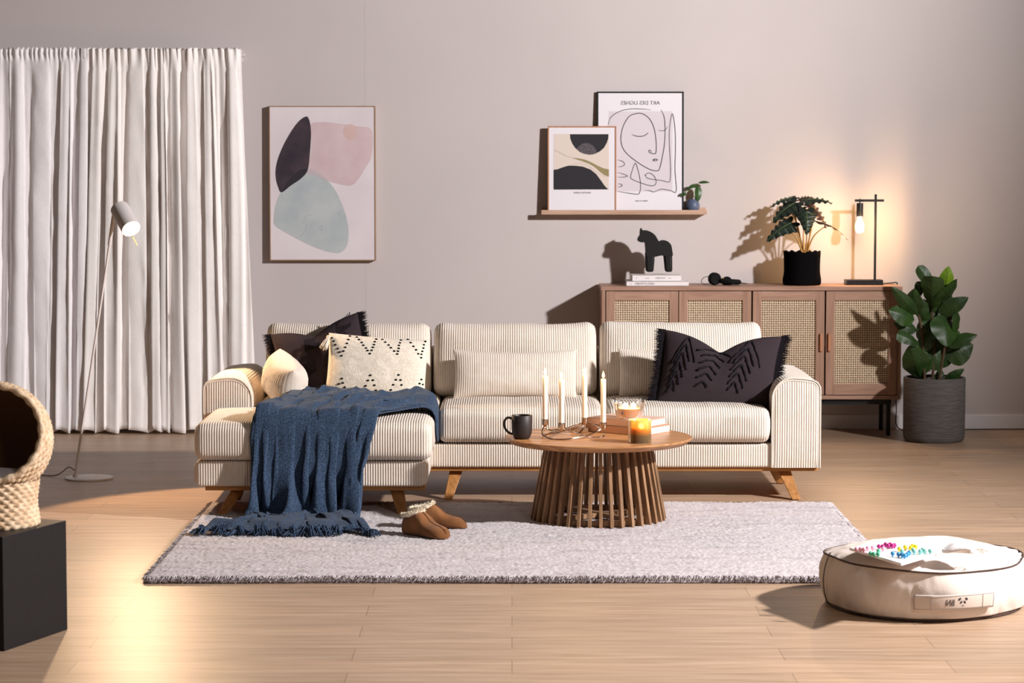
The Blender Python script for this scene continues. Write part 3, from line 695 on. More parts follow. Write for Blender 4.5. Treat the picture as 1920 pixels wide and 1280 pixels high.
# candle holder: four cups on crossing steel wire waves
def candle_holder():
    pix = [(1022, 793), (1053, 800), (1096, 790), (1131, 799)]; cups = []
    dep = [10.44, 10.36, 10.62, 10.46]
    for (px, py), Y in zip(pix, dep): q = at(px, py, Y); cups.append(Vector((q.x, q.y, TZ+.062 if Y < 10.4 else TZ+.06)))
    zs = [at(px, py, Y).z for (px, py), Y in zip(pix, dep)]
    for c_, z_ in zip(cups, zs): c_.z = z_-.012
    cx = (cups[0].x+cups[3].x)/2; t = thing('candle_holder', 'polished steel wire candle holder with four cups on the coffee table', 'candle holder', (cx, 10.46, TZ)); O = t.location
    z0 = TZ+.004
    def W(pts): return smooth_pts([(x, y, z) for x, y, z in pts], 10)
    def pz(px, py, Y): q = at(px, py, Y); return (q.x, q.y, max(z0, q.z))
    wires = [[pz(1020, 800, 10.44), pz(1016, 812, 10.42), pz(1030, 822, 10.38), pz(1060, 827, 10.34), pz(1095, 818, 10.38), pz(1120, 808, 10.44), pz(1134, 800, 10.46)],
             [pz(1022, 801, 10.44), pz(1032, 806, 10.44), pz(1056, 804, 10.38), pz(1080, 812, 10.38), pz(1104, 819, 10.42), pz(1128, 823, 10.44), pz(1133, 815, 10.46), pz(1129, 804, 10.46)],
             [pz(1018, 818, 10.44), pz(1030, 812, 10.42), pz(1054, 805, 10.36), pz(1076, 797, 10.5), pz(1097, 793, 10.62), pz(1116, 798, 10.58), pz(1132, 806, 10.46)],
             [pz(1023, 802, 10.46), pz(1017, 812, 10.5), pz(1022, 819, 10.52), pz(1045, 811, 10.56), pz(1070, 803, 10.6), pz(1095, 795, 10.62)]]
    for w_ in wires: MB().tube(W(w_), .0034, 8).build('wire', 'chrome', t, off=O)
    for c_ in cups:
        MB().lathe([(.002, -.006), (.007, -.004), (.009, .002), (.0145, .006), (.0155, .012), (.0155, .030), (.0135, .030), (.0130, .012), (.001, .010)], c_, 24).build('cup', 'chrome', t, off=O)
    return cups
cups = candle_holder()
tops = [(1023, 704), (1051, 711), (1094, 701), (1131, 710)]
desc = ['white taper candle at the left end of the steel holder', 'white taper candle second from the left, nearest the front of the holder', 'white taper candle at the rear of the holder, second from the right', 'white taper candle at the right end of the holder by the books']
for (px, py), c_, ds in zip(tops, cups, desc):
    zt = at(px, py, c_.y).z; t = thing('taper_candle', ds, 'candle', (c_.x, c_.y, c_.z+.0125), group='taper candles in the steel holder'); h = zt-t.location.z
    MB().lathe([(.0005, 0), (.0115, .0), (.0120, .02), (.0116, h-.006), (.0105, h-.001), (.007, h), (.0005, h-.003)], (0, 0, 0), 24).build('wax', 'wax', t, off=None)
    MB().tube([(0, 0, h-.004), (.0006, 0, h+.007)], .0009, 6).build('wick', 'black', t)
    flame(t, (0, 0, h+.004))
# mug
q = at(976, 815, 10.38); t = thing('mug', 'dark brown stoneware mug at the left edge of the table', 'mug', (q.x+.006, 10.40, TZ))
MB().lathe([(.001, 0), (.030, 0), (.034, .003), (.042, .022), (.0455, .045), (.046, .101), (.0445, .103), (.0425, .100), (.042, .045), (.036, .018), (.001, .010)], (0, 0, 0), 48).build('body', 'mug', t)
MB().tube(smooth_pts([(-.044, 0, .088), (-.062, 0, .092), (-.076, 0, .075), (-.074, 0, .048), (-.058, 0, .028), (-.040, 0, .020)], 6), .0052, 10).build('handle', 'mug', t)
# amber candle jar
q = at(1200, 818, 10.24); t = thing('candle_jar', 'amber glass candle jar glowing at the front of the table', 'candle', (q.x, 10.26, TZ)); r = .050; h = .099
MB().lathe([(.001, 0), (r-.004, 0), (r, .004), (r, .045), (r, h-.001), (r-.0015, h), (r-.003, h-.002), (r-.0035, .008), (.001, .006)], (0, 0, 0), 48).build('glass', 'amber', t)
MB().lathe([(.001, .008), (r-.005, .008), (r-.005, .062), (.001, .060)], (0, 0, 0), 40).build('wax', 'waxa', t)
flame(t, (.006, 0, .064), .018, .006)
# clear glass candle on the books
q = at(1180, 775, 10.62); t = thing('candle_jar', 'low clear glass candle with two wicks on top of the books', 'candle', (q.x, 10.63, TZ+.0645))
MB().lathe([(.001, 0), (.046, 0), (.052, .003), (.058, .012), (.0685, .050), (.0715, .066), (.0735, .070), (.0735, .084), (.0715, .085), (.0715, .071), (.066, .052), (.0555, .014), (.050, .005), (.001, .003)], (0, 0, 0), 56).build('glass', 'glass', t)
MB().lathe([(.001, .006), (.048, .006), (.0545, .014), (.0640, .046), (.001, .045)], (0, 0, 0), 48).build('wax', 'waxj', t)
for x in (-.018, .018):
    flame(t, (x, 0, .048), .017, .006)
mb = MB(); a0 = -PI/2-.52; P = []
for i in range(9):
    a = a0+(-.18+.36*i/8); P.append([((.0605+.0085*j/4+.0012)*math.cos(a), (.0605+.0085*j/4+.0012)*math.sin(a), .016+.029*j/4+.001) for j in range(5)])
mb.grid(P); mb.build('paper_label', 'lab', t)
mb = MB()
for dx, dz, rr in ((0, .036, .0028), (-.0042, .031, .0026), (.0042, .031, .0026), (-.002, .027, .003), (.003, .027, .003)):
    a = a0+dx/.066; rad = .0605+.0085*(dz-.016)/.029+.0022; mb.ball((rad*math.cos(a), rad*math.sin(a), dz), (rr*.8, rr*.3, rr), 8)
mb.build('printed_mark', 'ink', t)

# ------------------------------------------------------------------ sideboard
SBX0, SBX1, SBY, SBZ0, SBZ1 = .518, 2.249, 13.93, .214, .868
def sideboard():
    t = thing('sideboard', 'pink brown wooden sideboard with four cane doors standing against the wall', 'sideboard', (1.38, 14.12, 0)); O = t.location
    def bb(n, m, *a, **k): return MB().box(*a).build(n, m, t, off=O, smooth=False, bevel=.0015, **k)
    yb = 14.30; th = .020
    bb('top_panel', 'walnut', SBX0-.004, SBX1+.004, SBY, yb, SBZ1-.024, SBZ1)
    bb('bottom_panel', 'walnut', SBX0, SBX1, SBY, yb, SBZ0, SBZ0+.022)
    bb('side_panel', 'walnutz', SBX0, SBX0+th, SBY+.001, yb, SBZ0+.022, SBZ1-.024); bb('side_panel', 'walnutz', SBX1-th, SBX1, SBY+.001, yb, SBZ0+.022, SBZ1-.024)
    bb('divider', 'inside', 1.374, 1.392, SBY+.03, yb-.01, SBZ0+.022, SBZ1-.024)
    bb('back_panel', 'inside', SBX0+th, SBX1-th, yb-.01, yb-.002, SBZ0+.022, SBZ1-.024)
    bb('inner_shelf', 'walnut', SBX0+th, 1.374, SBY+.034, yb-.012, .52, .536); bb('inner_shelf', 'walnut', 1.392, SBX1-th, SBY+.034, yb-.012, .52, .536)
    zb, zt = SBZ0+.026, SBZ1-.028
    xs = [(at(a, 600, SBY).x, at(b, 600, SBY).x) for a, b in ((1136.5, 1271.5), (1273, 1408.5), (1411.5, 1546), (1549, 1683))]
    for k, (a, b) in enumerate(xs):
        st = .050; rl = .052; y0, y1 = SBY+.002, SBY+.022
        mb = MB(); mb.box(a, a+st, y0, y1, zb, zt); mb.box(b-st, b, y0, y1, zb, zt); mb.box(a+st-.002, b-st+.002, y0+.002, y1-.002, zb+.001, zb+rl); mb.box(a+st-.002, b-st+.002, y0+.002, y1-.002, zt-rl+.012, zt-.001); d = mb.build('door', 'walnutz', t, off=O, smooth=False, bevel=.0012)
        for z_ in ((zb, zb+rl+.014), (zt-rl, zt)): MB().box(a+st, b-st, y0+.0004, y1, *z_).build('door_rail', 'walnut', d, off=O, smooth=False, bevel=.0008)
        # cane panel with real holes
        x0, x1, z0, z1 = a+st, b-st, zb+rl+.014, zt-rl; nx = 24; px = (x1-x0)/nx; nz = round((z1-z0)/px); pz = (z1-z0)/nz; m_ = MB()
        for i in range(nx):
            for j in range(nz):
                cx_, cz_ = x0+(i+.5)*px, z0+(j+.5)*pz; hr = px*.31; V = []
                for q in range(8):
                    an = PI/8+q*PI/4; V.append((cx_+hr*math.cos(an), y0+.008, cz_+hr*math.sin(an)))
                c4 = [(cx_+px/2, cz_+pz/2), (cx_-px/2, cz_+pz/2), (cx_-px/2, cz_-pz/2), (cx_+px/2, cz_-pz/2)]; V += [(x_, y0+.0065+.0012*((i+j+q) % 2), z_) for q, (x_, z_) in enumerate(c4)]
                m_.add(V, [(8, 0, 1), (8, 9, 2, 1), (9, 2, 3), (9, 10, 4, 3), (10, 4, 5), (10, 11, 6, 5), (11, 6, 7), (11, 8, 0, 7)])
        m_.build('cane_panel', 'cane', d, off=O, smooth=False)
        hx = (b-.019) if k in (0, 2) else (a+.019); hz = .545
        MB().box(hx-.008, hx+.008, SBY-.014, SBY+.002, hz-.052, hz+.052).build('handle', 'pine', d, off=O, smooth=False, bevel=.003)
    # black metal stand
    mb = MB(); z1 = SBZ0
    mb.box(SBX0+.05, SBX1-.05, SBY+.03, SBY+.055, z1-.032, z1-.001); mb.box(SBX0+.05, SBX1-.05, yb-.055, yb-.03, z1-.032, z1-.001)
    mb.box(SBX0+.05, SBX0+.075, SBY+.055, yb-.055, z1-.032, z1-.001); mb.box(SBX1-.075, SBX1-.05, SBY+.055, yb-.055, z1-.032, z1-.001); mb.build('stand_frame', 'blackmetal', t, off=O, smooth=False)
    for x in (SBX0+.05, 1.37, SBX1-.075):
        for y in (SBY-.0+.03, yb-.06): MB().box(x, x+.022, y, y+.022, 0, z1-.032).build('leg', 'blackmetal', t, off=O, smooth=False)
sideboard()
ZT = SBZ1
# books with horse
book('wide white book lying at the bottom under the horse figure', .663, 1.022, 13.975, 14.22, ZT, ZT+.0275, 'coverw', 0, text=[('DELICATESSEN', .017, -.075), ('x', .012, -.155)])
book('narrower white book lying on top under the horse figure', .695, .978, 13.985, 14.20, ZT+.028, ZT+.062, 'coverw', 1.0, text=[('KITCHEN', .013, .02), ('the new', .007, -.055), ('book', .007, .075), ('I', .014, -.118)])
mb = MB(); mb.tube([(.731, 13.9834, ZT+.045), (.731, 13.9815, ZT+.045)], .004, 12)
# horse figure
def horse():
    def p(x, y): return (1120+x/4.572, 340+y/4.572)
    X0, Z0 = at(1236, 508.5, 14.08).x, ZT+.062
    t = thing('horse_figurine', 'black carved wooden horse standing on two white books', 'figurine', (X0, 14.09, Z0)); O = t.location
    def L(pts): return [(at(*p(x, y), 14.09).x-X0, max(0, at(*p(x, y), 14.09).z-Z0)) for x, y in pts]
    body = L([(375, 402), (390, 418), (425, 420), (465, 436), (495, 462), (515, 495), (528, 512), (560, 503), (600, 512), (628, 540), (638, 580), (640, 640), (570, 636), (540, 634), (488, 646), (470, 640), (420, 640), (412, 590), (405, 525), (385, 522), (356, 516), (344, 500), (350, 478), (362, 460), (364, 430), (368, 408)])
    sm = [(q.x, q.z) for q in smooth_pts([(x, 0, z) for x, z in body], 4, True)]
    mb = MB(); mb.poly(sm, -.034, .034); mb.build('body', 'horse', t, bevel=.014, seg=5, ang=60)
    for nm, q in (('leg', [(408, 600), (490, 600), (488, 680), (480, 775), (416, 775), (412, 700)]), ('leg', [(562, 600), (640, 600), (641, 700), (641, 775), (580, 775), (572, 690)])):
        for y0, y1 in ((-.0335, -.004), (.004, .0335)):
            m_ = MB(); m_.poly(L(q), y0, y1); m_.build('leg', 'horse', t, bevel=.012, seg=4, ang=60)
    for y_ in (-.014, .014):
        a = L([(373, 415)])[0]; MB().lathe([(.007, -.012), (.006, 0), (.0005, .012)], (a[0]+.002, y_, a[1]), 10).build('ear', 'horse', t)
horse()
# headphones
q = at(1340, 528, 14.08); t = thing('headphones', 'black folded headphones lying on the sideboard', 'headphones', (q.x, 14.08, ZT))
def cup(x, z, r, th, tilt, y=0):
    mb = MB(); mb.lathe([(.001, -th/2), (r*.8, -th/2), (r, -th/3), (r, 0), (r*.9, th/3), (r*.95, th/3), (r*.85, th/2), (.001, th/2)], (0, 0, 0), 32)
    M4 = Matrix.Translation((x, y, z)) @ Euler((R(90), 0, 0)).to_matrix().to_4x4() @ Matrix.Rotation(tilt, 4, 'Y'); mb.v = [tuple(M4 @ Vector(v)) for v in mb.v]; return mb
cup(0, .037, .037, .042, .3).build('ear_cup', 'black', t); cup(.075, .019, .03, .036, 0, .03).build('ear_cup', 'black', t)
MB().tube(smooth_pts([(.02, .01, .03), (.05, -.03, .022), (.10, -.045, .02), (.135, -.02, .018), (.14, .03, .018), (.10, .05, .02)], 6), .014, 10).build('headband', 'black', t)
MB().ball((.045, -.03, .041), .006).build('hinge', 'brass', t)
MB().tube(smooth_pts([(-.02, 0, .012), (-.06, -.01, .006), (-.078, 0, .022), (-.06, .01, .045), (-.03, .02, .05)], 8), .0018, 6).build('cable', 'black', t)
MB().tube(smooth_pts([(.13, .0, .01), (.155, .0, .012), (.19, .01, .008)], 4), .0028, 6).build('plug', 'black', t)
# table lamp
def table_lamp():
    Y = 14.13; a = at(1585, 530, Y); b = at(1653, 530, Y); t = thing('table_lamp', 'black metal table lamp with a bare glowing bulb', 'lamp', ((a.x+b.x)/2, Y, ZT)); O = t.location
    X = lambda px: at(px, 450, Y).x; Z = lambda py: at(1640, py, Y).z
    MB().box(a.x, b.x, Y-.06, Y+.06, ZT, ZT+.030).build('base', 'blackmetal', t, off=O, smooth=False, bevel=.0015)
    xp = X(1641); MB().box(xp-.0065, xp+.0065, Y-.0065, Y+.0065, ZT+.03, Z(364)).build('pole', 'blackmetal', t, off=O, smooth=False, bevel=.001)
    MB().box(X(1601.5), X(1656), Y-.0055-.012, Y+.0055-.012, Z(378), Z(373.5)).build('arm', 'blackmetal', t, off=O, smooth=False, bevel=.001)
    xs = X(1611); zt = Z(380.5); zb = Z(406)
    MB().lathe([(.001, zt), (.019, zt), (.0195, zt-.002), (.0195, zb), (.0175, zb), (.0175, zb+.01), (.001, zb+.01)], (xs, Y-.012, 0), 32).build('socket', 'blackmetal', t, off=O)
    MB().lathe([(.003, Z(372)), (.0035, zt)], (xs, Y-.012, 0), 12).build('stem', 'blackmetal', t, off=O)
    zc = Z(424); MB().lathe([(.012, zb+.004), (.0135, zc+.036), (.0215, zc+.022), (.0255, zc+.004), (.0245, zc-.018), (.018, zc-.034), (.001, zc-.041)], (xs, Y-.012, 0), 32).build('bulb', 'bulbt', t, off=O)
    l = bpy.data.lights.new('bulb_light', 'POINT'); l.energy = 15; l.color = (1, .62, .30); l.shadow_soft_size = .03; lo_ = bpy.data.objects.new('bulb_light', l); C.objects.link(lo_); lo_.location = (xs-O.x, -.045, zc-ZT); lo_.parent = t
    z0 = ZT+.006; MB().tube(smooth_pts([(b.x-.002, Y+.02, z0), (b.x+.03, Y+.03, z0), (b.x+.07, Y+.05, z0+.002), (2.262, Y+.08, z0+.001), (2.268, Y+.09, z0-.04), (2.268, Y+.1, .5), (2.272, Y+.1, .15), (2.30, Y+.1, .006), (2.55, 14.22, .005), (2.80, 14.25, .005), (3.5, 14.27, .005)], 8), .0032, 8).build('cable', 'cordk', t, off=O)
table_lamp()

# ------------------------------------------------------------------ leaves
def leafm(mb, p0, p1, w_, nrm, shape='oval', droop=.1, fold=.25, wav=0, wn=6, n=18, veins=0, mi=0, vm=1, side_v=True):
    p0, p1 = Vector(p0), Vector(p1); ax = p1-p0; L = ax.length; ax.normalize(); nrm = Vector(nrm); nrm = (nrm-ax*nrm.dot(ax)).normalized(); sd = ax.cross(nrm)
    mid = []; P = []; rows = []
    for i in range(n+1):
        t = i/n
        if shape == 'oval': ww = math.sin(PI*min(1, t**.8))**.75
        elif shape == 'fiddle': ww = (.30+.70*t**.9)*max(0, 1-t**6)**.5*min(1, t*7)**.6*(1 if t < .999 else 0)
        else: ww = min(1, t*14)**.5*(1-t)**.62*1.12*(1-.25*t)
        ww = max(ww, 0)*w_/2
        c = p0+ax*(L*t)+nrm*(droop*L*math.sin(PI*t)); row = []
        for j in range(-4, 5):
            s = j/4; wv = wav*w_*math.sin(wn*2*PI*t+(0 if s > 0 else 1))*abs(s)**1.5
            row.append(c+sd*(s*ww*(1+ (wav*.9*math.sin(wn*2*PI*t+.6) if abs(s) > .9 else 0)))+nrm*(fold*ww*abs(s)*-1+wv))
        rows.append(row)
    mb.grid(rows, mi)
    if veins:
        o = nrm*.0012
        mb.tube([r[4]+o for r in rows[:-1]], [veins*(1.2-i/(n+1)) for i in range(n)], 5, vm)
        if side_v:
            for i in range(2, n-2, 2):
                for s in (-1, 1):
                    e = rows[min(n-1, i+2)][4+3*s]+o; m_ = rows[min(n-1, i+1)][4+s]*.5+rows[i][4+2*s]*.5
                    mb.tube([rows[i][4]+o, (rows[i][4]+e)/2+o, e], veins*.45, 4, vm)
    if shape == 'arrow':                 # two short rear lobes
        for s in (-1, 1):
            q = []; 
            for i in range(7):
                t = i/6; c = p0+ax*(L*.03)-ax*(L*.20*t)+sd*s*w_*(.16+.10*t); ww = w_*.16*(1-t**2.2)**.5
                q.append([c+sd*ww*k/2+nrm*(-fold*.2*w_*t) for k in range(-2, 3)])
            mb.grid(q, mi)
def alocasia():
    Y = 14.10; ctr = at(1504, 463, Y); t = thing('potted_alocasia', 'dark arrow leaved plant in a black knitted basket on the sideboard', 'plant', (ctr.x, Y, ZT)); O = t.location
    n = 90; r = .106; h = .196; prof = []
    for i in range(40):
        z = h*i/39; rr = r*(1+.04*math.sin(PI*z/h*1.0+PI)+.045*math.exp(-((z-.03)/.03)**2)) - .006*math.exp(-z/.004); prof.append((rr, z))
    def kn(P):
        a = np.arange(P.shape[1])*2*PI/P.shape[1]; k = (np.arange(P.shape[0])[:, None]*.5*PI)
        d = .003*np.sin(45*a[None, :]+k)*1.0; c = np.array([0, 0]); P[..., 0] *= (1+d/.1); P[..., 1] *= (1+d/.1)
        top = np.clip((np.arange(P.shape[0])[:, None]-36)/3., 0, 1); P[..., 2] += top*.005*np.sin(13*a[None, :]); return P
    mb = MB(); mb.lathe([(.001, 0)]+prof+[(r-.012, h-.004), (r-.014, h-.03)], (0, 0, 0), 180, fn=kn); mb.build('basket', 'knit', t, ang=180)
    MB().lathe([(.001, h-.03), (r-.013, h-.028)], (0, 0, 0), 40).build('soil', 'soil', t)
    def q(px, py, dy=0): return at(px, py, Y+dy)-O
    # (base px, tip px, width, depth base, depth tip, normal, material)
    def c3(x, y): return (1430+x/7.11, 360+y/7.11)
    LV = [((440, 140), (125, 415), .075, -.02, -.05, (-.35, -.75, .6), 0), ((390, 405), (45, 665), .070, -.03, -.07, (-.15, -.8, .6), 0), ((410, 75), (110, 195), .05, .03, .0, (-.1, -.35, 1), 0),
          ((585, 250), (590, 570), .072, -.06, -.10, (.05, -1, .25), 0), ((560, 110), (930, 150), .055, -.0, -.04, (0, -.5, 1), 0), ((480, 90), (690, 80), .05, .04, .03, (0, -.4, 1), 1), ((640, 180), (850, 480), .062, .0, -.02, (.5, -.55, .5), 1), ((700, 385), (1140, 640), .026, -.02, -.05, (-.3, -.1, 1), 1), ((520, 200), (430, 330), .06, .03, .01, (-.4, -.5, .8), 1), ((560, 240), (470, 370), .05, -.03, -.05, (-.3, -.8, .4), 0), ((600, 120), (640, 180), .06, .0, .0, (.1, -.4, 1), 0)]
    for i, (a, b, w_, d0, d1, nn, k) in enumerate(LV):
        mb = MB(); leafm(mb, q(*c3(*a), d0), q(*c3(*b), d1), w_*1.75, nn, 'arrow', .10, .30, .07, 5, 26, .0011 if k == 0 else .0008)
        mb.build('leaf', ['leafd' if k == 0 else 'leafr', 'vein'], t, ang=180)
    ST = [((540, 755), (450, 400), (335, 205), -.02), ((520, 755), (440, 600), (320, 495), -.04), ((580, 760), (585, 650), (585, 300), -.05), ((600, 760), (640, 540), (705, 180), -.0), ((560, 755), (545, 560), (570, 120), .02), ((640, 750), (680, 590), (835, 455), -.02), ((500, 755), (470, 560), (410, 90), .03), ((615, 760), (625, 600), (640, 270), .0)]
    for a, b, c_, d in ST:
        p_ = smooth_pts([q(*c3(a[0]*.5+270, a[1]+60), d*.6)*1., q(*c3(*b), d), q(*c3(*c_), d)], 8); k = len(p_)
        MB().tube(p_, [.0055-.003*i/k for i in range(k)], 8).build('stalk', 'stem', t)
alocasia()
def ficus():
    Y = 13.70; ctr = at(1746, 822, Y); t = thing('potted_fig', 'leafy green fig plant in a round grey concrete pot at the right of the sideboard', 'plant', (2.403, Y, 0)); O = t.location
    r = .174; h = .365
    MB().lathe([(.001, 0), (r-.018, 0), (r-.004, .012), (r, .03), (r+.001, h-.006), (r-.003, h), (r-.012, h-.001), (r-.015, h-.05), (r-.015, h-.06)], (0, 0, 0), 72).build('pot', 'concrete', t)
    MB().lathe([(.001, h-.05), (r-.014, h-.052)], (0, 0, 0), 40).build('soil', 'soil', t)
    def c4(x, y): return (1650+x/5.12, 480+y/5.12)
    def q(x, y, dy=0): return at(*c4(x, y), Y+dy)-O
    for a in ([(500, 1215), (520, 900), (500, 560), (560, 250)], [(430, 1215), (420, 1000), (400, 700), (330, 420)], [(560, 1220), (600, 1000), (640, 760), (690, 560)]):
        MB().tube(smooth_pts([q(*p, 0) for p in a], 8), .008, 8).build('trunk', 'bark', t)
    LV = [((560, 400), (365, 90), .085, 0), ((600, 380), (660, 95), .085, 1), ((520, 480), (740, 215), .105, 0), ((520, 500), (500, 190), .16, 0), ((360, 560), (110, 290), .07, 0), ((330, 540), (330, 310), .10, 0), ((350, 420), (395, 240), .07, 2), ((330, 610), (80, 520), .11, 0),
          ((350, 720), (130, 640), .07, 2), ((380, 860), (160, 745), .09, 0), ((560, 560), (850, 395), .085, 0), ((600, 560), (640, 870), .16, 0), ((700, 800), (735, 540), .08, 0), ((640, 860), (935, 755), .075, 0), ((620, 960), (895, 850), .15, 2), ((500, 830), (560, 1100), .10, 2), ((390, 1160), (290, 850), .15, 2),
          ((540, 1060), (640, 960), .09, 2), ((540, 640), (400, 900), .11, 2), ((620, 1200), (810, 1080), .05, 2), ((500, 700), (690, 560), .09, 2), ((450, 640), (360, 420), .11, 2), ((560, 700), (480, 520), .12, 2), ((430, 980), (470, 1110), .08, 2), ((520, 1190), (600, 1100), .05, 2), ((480, 820), (380, 620), .1, 2), ((600, 760), (700, 880), .12, 2), ((570, 880), (650, 1060), .12, 2)]
    for k in range(14):
        x0, y0 = rng.uniform(400, 640), rng.uniform(520, 980); an = rng.uniform(-1.9, 1.9); LV.append(((x0, y0), (x0+170*math.sin(an), y0-190*math.cos(an)), .10, 2))
    for i, (a, b, w_, k) in enumerate(LV):
        dz = [-.05, -.03, .04][k]+rng.uniform(-.02, .02); nn = (rng.uniform(-.5, .5)+(.4 if b[0] > 520 else -.4), -1, rng.uniform(.1, .9))
        mb = MB(); leafm(mb, q(*a, dz*.4), q(*b, dz-rng.uniform(0, .06)), w_*1.12, nn, 'oval' if i % 3 else 'fiddle', .10, .28, .02, 3, 16, .0010)
        mb.build('leaf', ['leafy' if k == 1 else 'leafg', 'leafs'], t, ang=180)
ficus()

# ------------------------------------------------------------------ wall art
def c3p(x, y): return (1000+x/4.74, 150+y/4.74)
def shelf():
    Y = 14.24; a = at(1015, 400, Y); b = at(1325, 397, Y); z1 = at(1170, 393.5, Y).z; z0 = at(1170, 402, Y).z
    t = thing('picture_ledge', 'light wood picture ledge on the wall holding two posters and a plant', 'shelf', ((a.x+b.x)/2, 14.28, z0)); O = t.location
    MB().box(a.x, b.x, 14.225, WY, z0, z0+.012).build('board', 'shelfw', t, off=O, smooth=False, bevel=.001)
    MB().box(a.x, b.x, 14.222, 14.232, z0, z1).build('front_lip', 'shelfw', t, off=O, smooth=False, bevel=.001)
    MB().box(a.x, b.x, WY-.010, WY, z0+.012, z0+.040).build('back_rail', 'shelfw', t, off=O, smooth=False, bevel=.001)
    return z0+.012
SZ = shelf()
def framed(name, label, px, Yb, Yt, fr, inner, fw=.010, fd=.018, z0=None):
    (x0, x1, yt, yb) = px; a = at(x0, yb, Yb); b = at(x1, yt, Yb); w_ = b.x-a.x; zb = a.z if z0 is None else z0; h = b.z-zb; tilt = -math.atan2(Yt-Yb, h)
    t = thing(name, label, 'picture', ((a.x+b.x)/2, Yb, zb), (tilt, 0, 0))
    mb = MB(); mb.box(-w_/2, w_/2, 0, fd, 0, fw); mb.box(-w_/2, w_/2, 0, fd, h-fw, h); mb.box(-w_/2, -w_/2+fw, 0, fd, fw, h-fw); mb.box(w_/2-fw, w_/2, 0, fd, fw, h-fw)
    mb.build('frame', fr, t, smooth=False, bevel=.0008)
    MB().box(-w_/2+fw*.9, w_/2-fw*.9, .003, .008, fw*.9, h-fw*.9).build('print', inner, t, smooth=False)
    return t, w_, h
def flatpoly(t, name, pts, m, y, cl=True, n=8):
    P = smooth_pts([(x, 0, z) for x, z in pts], n, True) if cl else [Vector((x, 0, z)) for x, z in pts]
    V = [(p.x, y, p.z) for p in P]; MB().add(V, [tuple(range(len(V)))]).build(name, m, t, smooth=False)
def ribbon(mb, pts, w_, y, n=8):
    P = smooth_pts([(x, y, z) for x, z in pts], n); k = len(P); L = []; Rr = []
    for i, p in enumerate(P):
        d = (P[min(i+1, k-1)]-P[max(i-1, 0)]).normalized(); nn = Vector((-d.z, 0, d.x)); ww = w_/2*(.35+.65*min(1, min(i, k-1-i)/8)); L.append(p+nn*ww); Rr.append(p-nn*ww)
    mb.grid([L, Rr])
# tall black framed line drawing, behind
Z1 = SZ+.0005
t, w_, h = framed('framed_poster', 'tall black framed poster with a line drawing of a face on the ledge', (1119, 1283, 171, 392), 14.262, 14.296, 'blackmetal', 'postw', .009, z0=Z1)
cx = t.location.x
def loc1(x, y): q = at(*c3p(x, y), 14.27); return (q.x-cx, (q.z-Z1))
# fit: map crop coordinates of this poster
def lp(pts): return [loc1(*p) for p in pts]
a, b = loc1(672, 988), loc1(1240, 276); flatpoly(t, 'tinted_panel', [(a[0], a[1]), (b[0], a[1]), (b[0], b[1]), (a[0], b[1])], 'postl', .0022, False)
mb = MB()
LINES = [[(666, 400), (690, 330), (770, 276), (870, 255), (960, 256), (1050, 263)], [(1137, 262), (1165, 330), (1172, 440), (1165, 580), (1135, 740), (1118, 795), (1095, 806), (1040, 795), (950, 745), (850, 670), (795, 600), (779, 510), (800, 410), (850, 325), (915, 296), (975, 299), (1035, 345), (1075, 430), (1092, 540), (1093, 620), (1085, 652), (1060, 652), (1030, 640), (1028, 625), (1042, 625), (1052, 640)],
 [(877, 482), (910, 495), (950, 500), (990, 492), (1010, 478), (1025, 465)], [(1110, 443), (1145, 450), (1175, 440), (1195, 410)], [(1060, 712), (1075, 700), (1100, 703), (1104, 710), (1085, 719), (1062, 712), (1080, 708), (1100, 710)],
 [(1002, 845), (992, 850), (1010, 830), (1040, 828), (1075, 855), (1092, 900), (1080, 932), (1040, 938), (960, 915), (880, 882), (865, 860), (880, 800), (906, 738), (925, 780), (945, 860), (953, 940), (945, 1000), (920, 1014), (850, 1005), (748, 988)], [(1000, 845), (1010, 868), (1060, 882), (1140, 892), (1200, 906), (1216, 885), (1220, 780), (1212, 600), (1210, 460), (1222, 350), (1237, 298), (1252, 350), (1264, 480), (1264, 640), (1260, 800), (1270, 985), (1220, 982), (1145, 968), (1110, 978), (1070, 994), (1030, 982), (985, 980)],
 [(748, 708), (790, 720), (812, 745), (790, 765), (748, 772)], [(748, 820), (800, 835), (838, 853), (800, 862), (748, 862)], [(748, 922), (780, 925), (790, 938), (775, 947), (748, 948)]]
for i, l_ in enumerate(LINES): ribbon(mb, lp(l_), .0044 if i in (1, 2) else .0036, .0013-.00003*i)
mb.build('line_drawing', 'inkb', t, smooth=False)
mb = MB(); q = loc1(953, 202); MX = Matrix.Scale(-1, 4, (1, 0, 0)) @ Matrix.Rotation(PI/2, 4, 'X')
text_mesh(mb, 'ART DES LIGNES', .0315, Matrix.Translation((q[0], .0015, q[1])) @ MX); q = loc1(962, 1072); text_mesh(mb, 'la ligne de visage', .011, Matrix.Translation((q[0], .0015, q[1])) @ MX)
mb.build('lettering', 'ink', t, smooth=False)
